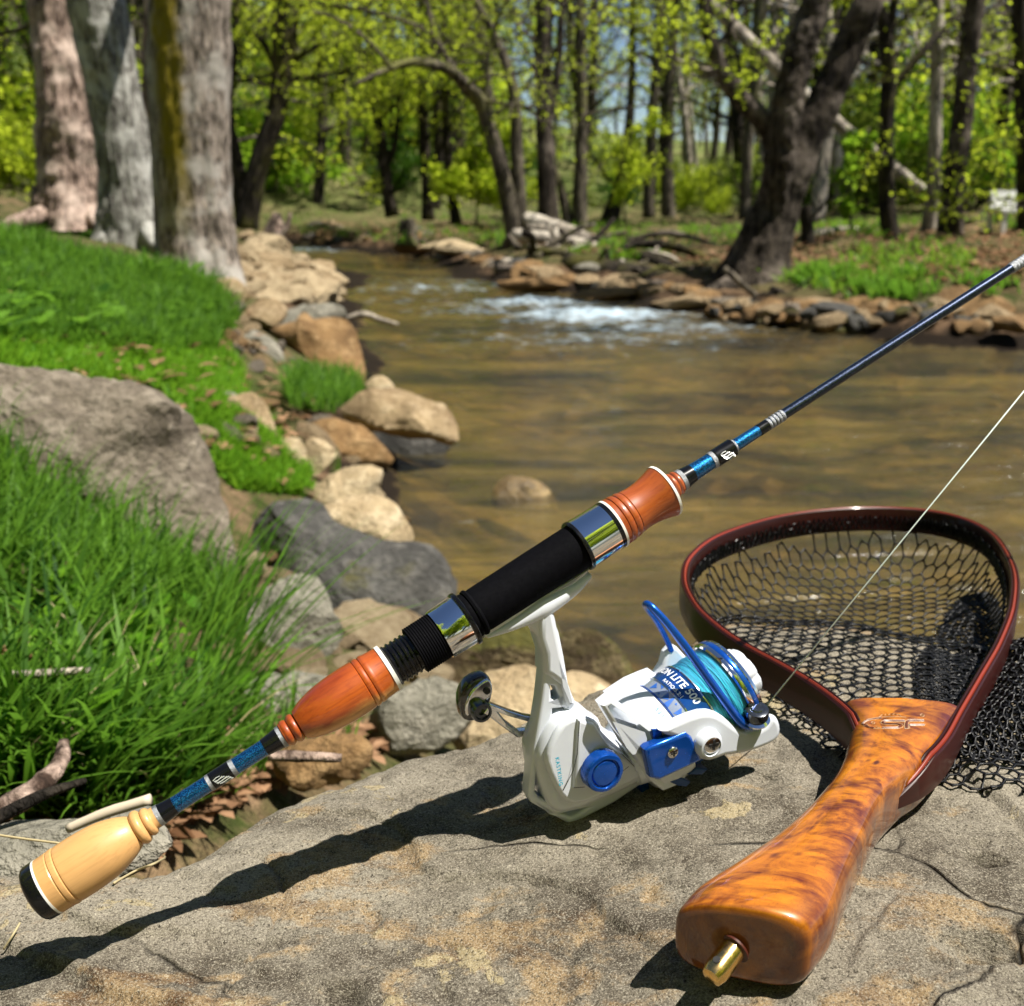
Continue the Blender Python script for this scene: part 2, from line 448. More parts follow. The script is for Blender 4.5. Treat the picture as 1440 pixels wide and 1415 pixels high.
def water_mat():
    N = NT('creek_water'); c = N.coord('Object')
    cs = N.coord('Object', (.45, 1.5, 1))
    n1 = N.noise(cs, 5, 5, .6, .6); n2 = N.noise(cs, 24, 4, .6, .3); n3 = N.noise(cs, 1.7, 6, .62, 1.0)
    bump = N.bump(N.math('ADD', N.math('MULTIPLY', n1, .75), N.math('MULTIPLY', n2, .25)), .7, .06)
    tr = N.n('ShaderNodeBsdfTransparent'); tr.inputs[0].default_value = (.90, .82, .54, 1)
    N.set(col=N.mix(N.ramp(n3, [(.38, 0), (.62, 1)]), (.022, .030, .031), (.17, .12, .032)), rough=.35, spec=.3, nrm=bump)
    m1 = N.n('ShaderNodeMixShader'); N.l(N.ramp(n3, [(.35, .30), (.65, .55)]), m1.inputs[0])
    N.l(tr.outputs[0], m1.inputs[1]); N.l(N.p.outputs[0], m1.inputs[2])
    gl = N.n('ShaderNodeBsdfGlossy'); gl.inputs['Roughness'].default_value = .11; gl.inputs[0].default_value = (.9, .95, 1, 1); N.l(bump, gl.inputs['Normal'])
    fr = N.n('ShaderNodeFresnel'); fr.inputs[0].default_value = 1.33; N.l(bump, fr.inputs['Normal'])
    m2 = N.n('ShaderNodeMixShader'); N.l(fr.outputs[0], m2.inputs[0]); N.l(m1.outputs[0], m2.inputs[1]); N.l(gl.outputs[0], m2.inputs[2])
    # foam where the surface is broken (vertex attribute written with the rapids' shape)
    at_ = N.n('ShaderNodeAttribute', attribute_name='foam').outputs['Fac']
    cf = N.coord('Object', (.6, 1.1, 1))
    fo = N.math('ADD', at_, N.math('MULTIPLY', N.math('SUBTRACT', N.noise(cf, 9, 6, .7), .5), 2.2))
    fm = N.ramp(fo, [(.36, 0), (1.15, .72)])
    df = N.n('ShaderNodeBsdfPrincipled'); df.inputs['Base Color'].default_value = (.44, .56, .66, 1); df.inputs['Roughness'].default_value = .5
    N.l(bump, df.inputs['Normal'])
    m3 = N.n('ShaderNodeMixShader'); N.l(fm, m3.inputs[0]); N.l(m2.outputs[0], m3.inputs[1]); N.l(df.outputs[0], m3.inputs[2])
    N.l(m3.outputs[0], N.out.inputs[0])
    return N.m
water = sheet('water', np.concatenate([np.linspace(-1, .5, 6), np.geomspace(.6, 5, 110)[:-1], np.geomspace(5, 26, 330)]),
              np.concatenate([np.linspace(-3, -.6, 20)[:-1], np.linspace(-.6, .8, 330), np.linspace(.8, 3, 20)[1:]]), water_z, water_mat())
tag(water, 'shallow olive brown creek with white riffle', kind='structure')
co = np.empty(len(water.data.vertices)*3, np.float32); water.data.vertices.foreach_get('co', co); co = co.reshape(-1, 3)
fa = water.data.attributes.new('foam', 'FLOAT', 'POINT'); fa.data.foreach_set('value', rapid_w(co[:, 0], co[:, 1]).astype(np.float32))

# ------------------------------------------------------------------ foreground boulder
EDGE = [(-330,1150),(-150,1150),(0,1158),(110,1155),(225,1146),(300,1116),(400,1070),(510,1026),(600,1004),(650,994),(760,975),(870,945),(960,905),(1009,880),(1180,884),(1336,912),(1440,930),(1650,965),(1900,1100)]
ROCKZ = .708
_edge = np.array([on(u, v, ROCKZ)[:2] for u, v in EDGE])
_poly = np.concatenate([_edge, [[.75, .30], [.5, -.05], [-.45, -.02], [-.6, .2]]])
_poly = catmull(_poly, 4, True)
def poly_sd(P, poly):
    a = poly; b = np.roll(poly, -1, 0); d = np.full(len(P), 1e9); ins = np.zeros(len(P), bool)
    for p, q in zip(a, b):
        e = q - p; w_ = P - p; t = np.clip((w_@e)/(e@e), 0, 1)
        d = np.minimum(d, np.linalg.norm(w_ - t[:, None]*e, axis=1))
        c1 = (p[1] > P[:, 1]) != (q[1] > P[:, 1])
        with np.errstate(divide='ignore', invalid='ignore'):
            xi = (q[0]-p[0])*(P[:, 1]-p[1])/(q[1]-p[1]) + p[0]
        ins ^= c1 & (P[:, 0] < xi)
    return np.where(ins, d, -d)
STEPS = [([(330,1130),(430,1118),(560,1150),(600,1205),(700,1225),(790,1245),(860,1310),(905,1345),(960,1440)], .0035),
         ([(1270,1075),(1320,1110),(1375,1160),(1430,1200),(1500,1290)], .004), ([(-60,1300),(120,1330),(260,1362),(330,1440)], -.003), ([(1180,1440),(1240,1330),(1300,1310),(1480,1350)], -.0035)]
STEPS = [(catmull(np.array([on(u, v, .70)[:2] for u, v in L]), 4), h) for L, h in STEPS]
PITS = [((476,1372), .006, .010), ((492,1392), .004, .008), ((1375,1255), .004, .007), ((1396,1262), .003, .006), ((1372,1235), .003, .005), ((1370,1392), .009, .014), ((1392,1400), .006, .010), ((690,1120), .003, .004), ((330,1262), .002, .003), ((1110,1205), .002, .003)]
PITS = [(on(u, v, .70)[:2], r_, d_) for (u, v), r_, d_ in PITS]
def rock_z(x, y, fine=True):
    P = np.stack([x, y], 1)
    q = np.stack([x, y, 0*x], 1)
    sd = poly_sd(P + .012*np.stack([fbm(q*14 + 3, 3), fbm(q*14 + 9, 3)], 1), _poly)
    base = .7055 + .0135*np.tanh((x - .045)/.075) - .004*np.clip((-x - .08)/.15, 0, 2)
    r = .045
    e = np.clip(sd/r, 0, 1); rnd = -(1 - np.sqrt(np.clip(1 - (1-e)**2, 0, 1)))*.018
    out = np.clip(-sd, 0, None); drop = np.where(sd < 0, -.018 - np.minimum(out*4.5, .48), rnd)
    z = base + drop + .004*fbm(q*7, 3)
    # strata: low ledges running across the block
    s = (x*.55 + y*.95)*26 + 1.6*fbm(q*6 + 4, 3)
    fr = s - np.floor(s)
    led = np.clip(fr/.12, 0, 1)*(1-fr)
    z = z + .0060*led*np.clip(fbm(q*3.3 + 8, 2)*3 + .45, 0, 1) + .0035*fbm(q*15 + 2, 3)
    Pj = P + .006*np.stack([fbm(q*22 + 1, 3), fbm(q*22 + 6, 3)], 1) + .0018*np.stack([fbm(q*90 + 1, 2), fbm(q*90 + 6, 2)], 1)
    for L, h_ in STEPS:
        best = np.full(len(P), 9.); sg = np.zeros(len(P)); tt = np.zeros(len(P))
        for i_, (a_, b_) in enumerate(zip(L[:-1], L[1:])):
            e_ = b_ - a_; w_ = Pj - a_; t_ = np.clip((w_@e_)/(e_@e_), 0, 1); d_ = np.linalg.norm(w_ - t_[:, None]*e_, axis=1)
            m_ = d_ < best; best = np.where(m_, d_, best); sg = np.where(m_, np.sign(e_[0]*w_[:, 1] - e_[1]*w_[:, 0]), sg); tt = np.where(m_, (i_ + t_)/(len(L) - 1), tt)
        en = np.clip(np.minimum(tt, 1 - tt)*6, 0, 1); fall = np.exp(-best/.05)
        z = z + h_*en*fall*np.clip(sg*best/.0012, -.5, .5) - .0012*en*np.clip(1 - best/.0012, 0, 1)
    if fine:
        for c_, r_, d_ in PITS: z = z - d_*np.clip(1.25 - np.linalg.norm((Pj - c_)*[.6, 1], axis=1)/r_, 0, 1)
        pit = np.clip(fbm(q*60 + 2, 3) - .18, 0, 1)
        z = z + .0022*fbm(q*30, 4, .62) + .0012*fbm(q*150, 3, .7) - .008*pit
        # a long crack and a few chips
        ck = np.abs(fbm(q*4.1 + 31, 3)); z = z - .004*np.clip(1 - ck/.012, 0, 1)*np.clip(fbm(q*2 + 11, 2)*4, 0, 1)
    return z
def rockH(x, y): return float(rock_z(np.array([float(x)]), np.array([float(y)]), False)[0])
def boulder_mat():
    N = NT('sandstone'); c = N.coord('Object'); cs = N.coord('Object', (.55, 1.25, 1), (0, 0, R(28)))
    f1 = N.noise(cs, 7, 8, .65, .5); f2 = N.noise(c, 42, 7, .7); f3 = N.noise(c, 520, 4, .75); f4 = N.noise(cs, 11, 7, .62, 1.0)
    f5 = N.noise(cs, 60, 6, .7, .4)
    col = N.mix(N.ramp(f1, [(.40, 0), (.58, 1)]), (.068, .055, .04), (.25, .22, .17))
    col = N.mix(N.ramp(f2, [(.42, 0), (.62, .75)]), col, (.24, .212, .165))
    # ochre iron stain patches
    col = N.mix(N.ramp(N.math('ADD', f4, N.math('MULTIPLY', N.math('SUBTRACT', f2, .5), .35)), [(.535, 0), (.59, .75)]), col, N.mix(N.ramp(f2, [(.40, 0), (.56, 1)]), (.10, .048, .018), (.30, .20, .095)))
    # cream lichen crusts with hard edges
    li = N.ramp(N.math('ADD', N.noise(c, 15, 6, .6, .5), N.math('MULTIPLY', f2, .18)), [(.715, 0), (.73, 1)])
    col = N.mix(N.math('MULTIPLY', li, .85), col, N.mix(f3, (.24, .19, .10), (.44, .36, .21)))
    # dark grains and thin seams
    col = N.mix(N.ramp(f3, [(.36, .85), (.47, 0)]), col, (.022, .018, .013))
    f6 = N.noise(c, 1150, 3, .8); col = N.mix(N.ramp(f6, [(.52, 0), (.66, .75)]), col, (.42, .38, .30)); col = N.mix(N.ramp(f6, [(.34, .8), (.46, 0)]), col, (.03, .025, .018))
    seam = N.ramp(N.vor(N.n('ShaderNodeVectorMath', operation='ADD').outputs[0] if False else cs, 9, 'DISTANCE_TO_EDGE'), [(0, .35), (.012, 0)])
    col = N.mix(N.ramp(f5, [(.30, .55), (.42, 0)]), col, (.07, .06, .045))
    h = N.math('ADD', N.math('MULTIPLY', f2, .35), N.math('MULTIPLY', f3, .12))
    h = N.math('ADD', h, N.math('MULTIPLY', f6, .10)); h = N.math('ADD', h, N.math('MULTIPLY', f5, .35)); h = N.math('ADD', h, N.math('MULTIPLY', li, .05))
    cr = N.vor(N.mix(.18, cs, N.n('ShaderNodeTexNoise').outputs['Color']), 6.5, 'DISTANCE_TO_EDGE')
    ck = N.math('MULTIPLY', N.ramp(cr, [(0, 1), (.006, 0)]), N.ramp(N.noise(c, 5, 3), [(.48, 0), (.56, 1)]))
    col = N.mix(N.math('MULTIPLY', ck, .8), col, (.02, .016, .012)); h = N.math('SUBTRACT', h, N.math('MULTIPLY', ck, .5))
    N.set(col=col, rough=.92, spec=.15, nrm=N.bump(h, 1.0, .008))
    return N.m
gx = np.linspace(-.62, .8, 760); gy = np.concatenate([np.linspace(-.1, .2, 30)[:-1], np.linspace(.2, .95, 520)])
YY, XX = np.meshgrid(gy, gx, indexing='ij'); zz = rock_z(XX.ravel(), YY.ravel())
keep = None
V = np.stack([XX.ravel(), YY.ravel(), zz], 1)
n_, m_ = len(gy), len(gx)
i = np.arange(n_-1)[:, None]*m_ + np.arange(m_-1)[None]
F = np.stack([i, i+1, i+m_+1, i+m_], -1).reshape(-1, 4)
F = F[(V[F].min(axis=1)[:, 2] > .21)]
used = np.unique(F); rm = np.zeros(len(V), int); rm[used] = np.arange(len(used))
O_ = np.array([.05, .4, .5])
bo = put('boulder', raw_mesh('boulder', V[used] - O_, rm[F], boulder_mat()), None, O_)
tag(bo, 'broad grey and ochre sandstone boulder in front, carrying the rod and the landing net', 'boulder')

# ------------------------------------------------------------------ stones
def ico(sub):
    import bmesh
    bm = bmesh.new(); bmesh.ops.create_icosphere(bm, subdivisions=sub, radius=1)
    V = np.array([v.co[:] for v in bm.verts]); F = np.array([[v.index for v in f.verts] for f in bm.faces]); bm.free()
    return V, F
ICO = {k: ico(k) for k in (1, 2, 3, 4, 5)}
def stone_mesh(seed, sub=4, angular=.6, mat=None, flat=1.0, rough=.5, name='stone'):
    rs = np.random.RandomState(seed); V, F = ICO[sub]; V = V.copy()
    for _ in range(int(9 + angular*8)):
        n = rs.normal(size=3); n /= np.linalg.norm(n); d = rs.uniform(.50, .86)
        t = V@n - d; V = V - np.where(t > 0, t, 0)[:, None]*n*min(1, .35 + angular*.7)
    V[:, 2] *= flat
    k = fbm(V*1.6 + seed*7.7, 4); V = V*(1 + .34*rough*k)[:, None]
    if sub >= 3: V = V*(1 + .13*rough*fbm(V*6 + seed, 3) + .03*fbm(V*17 + seed, 2))[:, None]
    V /= np.abs(V).max(axis=0)
    me = raw_mesh(name, V, F, mat, smooth=True)
    try: me.set_sharp_from_angle(angle=R(24 if sub < 5 else 16))
    except Exception: pass
    return me
M['stone_tan'] = rock_mat('tan_stone', (.34, .25, .14), (.14, .09, .045), (.44, .34, .21), .9)
M['stone_pale'] = rock_mat('pale_stone', (.46, .36, .22), (.24, .17, .09), (.56, .46, .31), .9)
M['stone_grey'] = rock_mat('grey_stone', (.20, .165, .125), (.075, .06, .044), (.27, .23, .18), .9)
M['stone_slab'] = rock_mat('slab_stone', (.25, .235, .185), (.13, .12, .095), (.33, .30, .245), .6)
M['stone_moss'] = rock_mat('mossy_stone', (.10, .068, .034), (.022, .016, .009), (.22, .17, .09), .9, moss=1.0)
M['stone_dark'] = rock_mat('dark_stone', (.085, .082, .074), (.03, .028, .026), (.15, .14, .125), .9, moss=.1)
M['stone_brown'] = rock_mat('brown_stone', (.29, .17, .07), (.10, .055, .022), (.38, .25, .12), .9)
M['stone_wet'] = rock_mat('wet_stone', (.26, .17, .07), (.09, .06, .03), (.34, .24, .1), .9, wet=True)
def stone(u, vb, wpx, hpx, zb, mat, seed, label=None, cat='stone', ratio=.8, rot=None, sink=.25, ang=.6, tilt=0.0, name='stone', group=None, sub=4, parent=None):
    p = on(u, vb, zb); Y = p[1]; d = np.dot(p - CAM, [0, CP, -SP])
    hw = wpx*d/FPX/2; hd = hw*ratio
    hh = max(.3*hw, hpx*d/FPX*.62)/1.6
    c = (p[0], p[1] + hd*.8, zb + hh*(1 - sink))
    rs = np.random.RandomState(seed)
    me = stone_mesh(seed, sub, ang, M[mat], name=name)
    o = put(name, me, parent, c, (tilt, rs.uniform(-.12, .12), rs.uniform(-.35, .35) if rot is None else rot), (hw, hd, hh))
    if label: tag(o, label, cat, group)
    return o
# (u, v base, width, height, z base, material, seed, label)
def traced(outline, zb, mat, seed, label, cat='stone', deep=.7, ang=.7, name='stone', sub=4, rough=.35, flat_top=0.0):
    """a stone whose silhouette follows a traced outline, with real depth behind it"""
    L = catmull(np.array(outline, float), 4, True); c0 = (L.min(0) + L.max(0))/2
    vb = L[:, 1].max(); p = on(c0[0], vb, zb); d = np.dot(p - CAM, [0, CP, -SP]); k = d/FPX
    ex = np.array([1., 0, 0]); eu = np.array([0, SP, CP]); ed = np.array([0, CP, -SP])
    hw = (L[:, 0].max() - L[:, 0].min())*k/2; hd = hw*deep
    me = stone_mesh(seed, sub, ang, M[mat], rough=rough, name=name)
    V = np.empty(len(me.vertices)*3, np.float32); me.vertices.foreach_get('co', V); V = V.reshape(-1, 3)
    phi = np.arctan2(V[:, 2], V[:, 0]); q = L - c0; ph = np.arctan2(-q[:, 1], q[:, 0]); rr = np.hypot(q[:, 0], q[:, 1]); o = np.argsort(ph)
    tgt = np.interp(phi, ph[o], rr[o], period=2*math.pi)
    # silhouette of the rough blob by direction
    rad = np.hypot(V[:, 0], V[:, 2]); nb = 72; b_ = ((phi + math.pi)/(2*math.pi)*nb).astype(int) % nb; mx = np.zeros(nb); np.maximum.at(mx, b_, rad)
    mx = np.where(mx < .3, 1, mx); mx = (np.roll(mx, 1) + mx + np.roll(mx, -1))/3; cur = np.interp(phi, (np.arange(nb) + .5)/nb*2*math.pi - math.pi, mx, period=2*math.pi)
    f = tgt/cur*k*1.02
    P = V[:, :1]*f[:, None]*ex + V[:, 2:3]*f[:, None]*eu + V[:, 1:2]*hd*(1 + .0*f[:, None])*np.array([0, 1., 0])
    c = CAM + ray(*c0)*d + np.array([0, hd*.75, 0])
    c = CAM + ray(*c0)*(d + hd*.6)
    P *= (d + hd*.6)/d
    me.vertices.foreach_set('co', P.astype(np.float32).ravel()); me.update()
    o_ = put(name, me, None, c); tag(o_, label, cat); return o_
TR = [
 ('boulder', [(-70,520),(-10,508),(60,518),(130,532),(200,540),(246,562),(264,605),(285,660),(302,712),(322,762),(336,792),(300,806),(240,800),(120,840),(0,850),(-80,760)], .36, 'stone_grey', 11, 'large flat-topped brown grey boulder behind the tall grass at left', dict(deep=.55, ang=.5, sub=5, rough=.5)),
 ('stone', [(318,930),(345,865),(385,822),(440,815),(462,850),(476,905),(440,935),(370,950)], .27, 'stone_slab', 13, 'smooth pale grey slab lying above the lower wooden grip', dict(deep=.5, ang=.9, rough=.15)),
 ('boulder', [(342,765),(372,722),(430,710),(480,742),(540,768),(600,768),(632,800),(640,850),(600,892),(540,885),(470,900),(440,850),(380,830),(336,800)], .10, 'stone_dark', 14, 'large dark grey boulder with brown foot, below the cream stones', dict(deep=.6, sub=5, ang=.6)),
 ('stone', [(432,720),(490,700),(545,704),(572,738),(577,764),(545,771),(492,768),(462,748)], .24, 'stone_pale', 16, 'cream triangular flat stone on top of the dark boulder', dict(deep=.6, ang=.85, rough=.2)),
 ('stone', [(438,692),(470,668),(510,654),(536,662),(530,688),(538,704),(490,714),(448,712)], .20, 'stone_pale', 17, 'cream rounded stone with a split, just above the triangular one', dict(ang=.6, rough=.3)),
 ('stone', [(366,636),(400,616),(425,620),(428,662),(396,662)], .20, 'stone_pale', 18, 'left half of the pale cracked stone near the upright leaf', dict(ang=.9, rough=.2)),
 ('stone', [(431,621),(455,622),(476,642),(452,664),(432,664)], .18, 'stone_pale', 40, 'right half of the pale cracked stone, against the upright leaf', dict(ang=.9, rough=.2)),
 ('stone', [(318,566),(355,552),(378,580),(392,614),(372,630),(340,628),(320,602)], .28, 'stone_tan', 19, 'tan stone beside the bright moss slope', dict(ang=.9)),
 ('stone', [(298,566),(310,552),(335,556),(345,585),(320,600),(300,590)], .32, 'stone_slab', 26, 'small grey stone poking out of the bright moss', dict(ang=.9)),
 ('stone', [(530,600),(580,600),(632,606),(622,642),(570,652),(530,640)], -.03, 'stone_dark', 41, 'dark stone added for the black shade below the broad creek stone', dict(deep=.35)),  # dark stone stands for the shade in the void under the lip
 ('stone', [(506,575),(516,548),(545,550),(592,560),(626,576),(644,608),(632,626),(604,618),(572,620),(545,606),(512,602)], .10, 'stone_tan', 21, 'broad tan stone jutting into the creek with black shade under its lip', dict(deep=.75, ang=.85, rough=.4)),
 ('stone', [(516,548),(522,532),(540,530),(554,545),(550,562),(524,562)], .13, 'stone_pale', 30, 'pale knob of stone at the back of the broad creek stone', dict(ang=.6)),
 ('stone', [(424,606),(460,588),(500,600),(532,620),(552,652),(520,664),(478,652),(430,632)], .04, 'stone_brown', 22, 'brown stone behind the upright green leaf, at the water', {}),
 ('boulder', [(384,466),(430,452),(478,450),(498,476),(510,520),(502,538),(440,536),(424,500),(398,478)], .04, 'stone_brown', 23, 'block-shaped orange brown boulder at the creek edge', dict(deep=.6, ang=.95, rough=.3)),
 ('stone', [(380,450),(418,432),(474,426),(486,452),(440,468),(396,472)], .22, 'stone_slab', 24, 'grey green flat stone resting on the block-shaped boulder', dict(deep=.7, ang=.9, rough=.2)),
 ('stone', [(330,476),(372,470),(402,500),(396,516),(362,520),(338,502)], .22, 'stone_slab', 25, 'grey flat stone half hidden by the grassy edge', dict(ang=.9, rough=.2)),
 ('stone', [(370,560),(400,548),(440,560),(440,590),(400,606),(372,590)], .14, 'stone_moss', 29, 'dark mossy stone under the grass tuft', {}),
 ('stone', [(690,700),(712,674),(748,672),(778,698),(782,716),(740,722),(700,716)], -.05, 'stone_wet', 31, 'wet brown stone standing alone in the creek', dict(deep=.7, ang=.5)),
 ('boulder', [(762,960),(776,898),(815,876),(850,890),(884,930),(898,975),(860,1000),(800,995)], .02, 'stone_moss', 32, 'moss-covered brown boulder behind the reel stem', dict(deep=.7, sub=5)),
 ('stone', [(590,930),(610,895),(680,878),(760,872),(792,905),(770,960),(700,978),(620,980),(580,960)], .12, 'stone_moss', 33, 'brown and green mossy stone behind the crank knob', dict(deep=.5, sub=5)),
 ('stone', [(516,1055),(528,990),(560,966),(630,962),(662,990),(650,1040),(570,1068)], .28, 'stone_slab', 34, 'pale grey green slab below the black reel seat', dict(deep=.5, ang=.85)),
 ('stone', [(640,1030),(652,980),(700,960),(770,955),(850,972),(870,1010),(770,1040),(660,1050)], .27, 'stone_pale', 35, 'pale flat stone behind the reel crank', dict(deep=.5, ang=.85)),
 ('stone', [(290,1010),(335,968),(400,945),(470,955),(480,990),(430,1015),(340,1025)], .36, 'stone_slab', 36, 'grey green flat stone under the grass beside the lower wooden grip', dict(deep=.5, ang=.9)),
 ('stone', [(-60,1170),(60,1160),(160,1158),(240,1172),(200,1215),(80,1235),(-60,1260)], .62, 'stone_slab', 37, 'low grey slab at the left edge behind the butt of the rod', dict(deep=.6, ang=.9, rough=.15)),
 ('stone', [(380,1075),(420,1050),(480,1040),(520,1050),(500,1090),(420,1110)], .42, 'stone_brown', 38, 'dull brown stone in the leaf litter above the boulder rim', dict(deep=.5, ang=.8)),
 ('stone', [(330,455),(350,430),(388,420),(402,445),(380,462),(345,470)], .26, 'stone_tan', 27, 'tan stone at the edge of the shaded grass below the mossy tree', {}),
 ('stone', [(285,420),(300,396),(330,392),(348,410),(335,432),(300,434)], .42, 'stone_tan', 28, 'tan stone against the foot of the mossy tree', {}),
]
for nm, L, zb, mt, sd, lb, kw in TR: traced(L, zb, mt, sd, lb, nm, name=nm, **kw)
P_ = on(290, 795, .3)
stone(300, 800, 70, 44, .28, 'stone_brown', 12, 'brown stone wedged under the lower end of the large left boulder')

def stone_field(root, n, sampler, mats, sizes, seed, sub=2):
    """single stones as pieces of a bank or pile"""
    rs = np.random.RandomState(seed)
    lib = [stone_mesh(seed*50 + k, sub, .75, M[mats[k % len(mats)]], flat=.7) for k in range(9)]
    for k in range(n):
        x, y, z = sampler(rs, k); s = rs.uniform(*sizes)*(1 + .6*(rs.rand() < .15))
        put('stone', lib[rs.randint(9)], root, (x, y, z), (rs.uniform(-.4, .4), rs.uniform(-.4, .4), rs.uniform(0, 6.3)), (s, s*rs.uniform(.6, .9), s*rs.uniform(.35, .6)))
# pale stone pile beyond the mossy tree
def pile_base(u, v): return on(u, v, .0)
pl = thing('stone_pile', 'heap of pale broken stones between the mossy tree and the creek', 'stone pile')
PB = [(330, 345), (385, 330), (455, 385), (470, 412), (400, 425), (330, 420)]
def pile_s(rs, k):
    a, b = rs.rand(), rs.rand()
    u = 322 + 145*a; top = 328 + 70*max(0, (a-.25)/.75)**1.3; v = top + (425 - top)*b**.8
    z = .02 + .42*(1 - a)**.8*(1-.75*b) + .05
    p = on(u, v, z); return p[0], p[1], z
stone_field(pl, 230, pile_s, ['stone_pale', 'stone_tan', 'stone_pale', 'stone_pale'], (.07, .15), 3)
# left bank rubble, near
lb_ = thing('stone_rubble', 'loose tan stones strewn between the bright moss and the creek', 'stones')
def rub_s(rs, k):
    L = [(330, 425), (345, 470), (400, 500), (470, 560), (520, 600), (430, 640), (330, 600), (480, 700), (520, 740), (450, 780), (350, 820), (500, 900), (600, 930), (440, 960)]
    u, v = L[rs.randint(len(L))]; u += rs.normal()*26; v += rs.normal()*16
    p = gnd(u, v); return p[0], p[1], p[2] + .008
stone_field(lb_, 170, rub_s, ['stone_tan', 'stone_pale', 'stone_brown', 'stone_grey'], (.02, .065), 5, 2)
# far/right bank
rb = thing('stone_rubble', 'line of brown and pale stones along the far creek edge below the trees', 'stones')
def far_s(rs, k):
    L = [(430, 345), (480, 346), (560, 355), (640, 366), (690, 386), (740, 398), (800, 408), (900, 418), (960, 430), (1010, 440), (1100, 455), (1200, 462), (1330, 470), (1440, 478)]
    i = rs.randint(len(L) - 1); t = rs.rand(); u = L[i][0]*(1-t) + L[i+1][0]*t; v = L[i][1]*(1-t) + L[i+1][1]*t
    v -= abs(rs.normal())*9 - 2
    z = max(0, (L[i][1]*(1-t) + L[i+1][1]*t - v)*.006); p = on(u, v, z); return p[0], p[1], max(z, H(p[0], p[1])*.8)
stone_field(rb, 260, far_s, ['stone_brown', 'stone_tan', 'stone_brown', 'stone_grey', 'stone_dark'], (.06, .18), 9)
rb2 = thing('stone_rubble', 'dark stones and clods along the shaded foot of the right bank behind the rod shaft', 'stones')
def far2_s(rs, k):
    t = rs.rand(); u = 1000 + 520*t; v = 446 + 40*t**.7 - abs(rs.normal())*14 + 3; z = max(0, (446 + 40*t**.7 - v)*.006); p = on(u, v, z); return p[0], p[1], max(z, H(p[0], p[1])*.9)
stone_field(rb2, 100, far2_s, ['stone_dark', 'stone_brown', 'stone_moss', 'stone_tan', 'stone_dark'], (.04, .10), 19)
FARST = [('boulder', 640, 362, 120, 34, .08, 'stone_pale', 61, 'wide cream boulder on the far bank left of the driftwood', dict(ratio=.6)),
 ('stone', 830, 385, 46, 22, .12, 'stone_slab', 62, 'whitish stone under the driftwood tangle', {}),
 ('stone', 750, 412, 120, 22, .0, 'stone_brown', 63, 'long low orange stone at the far water line, left of three', dict(ratio=.5)),
 ('stone', 860, 424, 110, 26, .0, 'stone_brown', 64, 'low orange brown stone at the far water line beside the riffle', dict(ratio=.5)),
 ('stone', 960, 436, 90, 26, .02, 'stone_tan', 65, 'tan stone at the foot of the forked tree', dict(ratio=.5)),
 ('stone', 1045, 440, 60, 30, .04, 'stone_tan', 66, 'small pale stone just right of the foot of the forked tree', {}),
 ('stone', 1115, 458, 70, 24, .03, 'stone_brown', 67, 'brown stone in the shade of the right bank', {}),
 ('stone', 1250, 470, 150, 30, .0, 'stone_tan', 68, 'flat tan stone on the right bank above the rod shaft', dict(ratio=.4)),
 ('stone', 575, 358, 50, 22, .05, 'stone_brown', 69, 'rounded brown stone beside the stump on the far bank', {})]
for nm, u, vb, wp, hp, zb, mt, sd, lb, kw in FARST: stone(u, vb, wp, hp, zb, mt, sd, lb, nm, name=nm, sub=3, **kw)

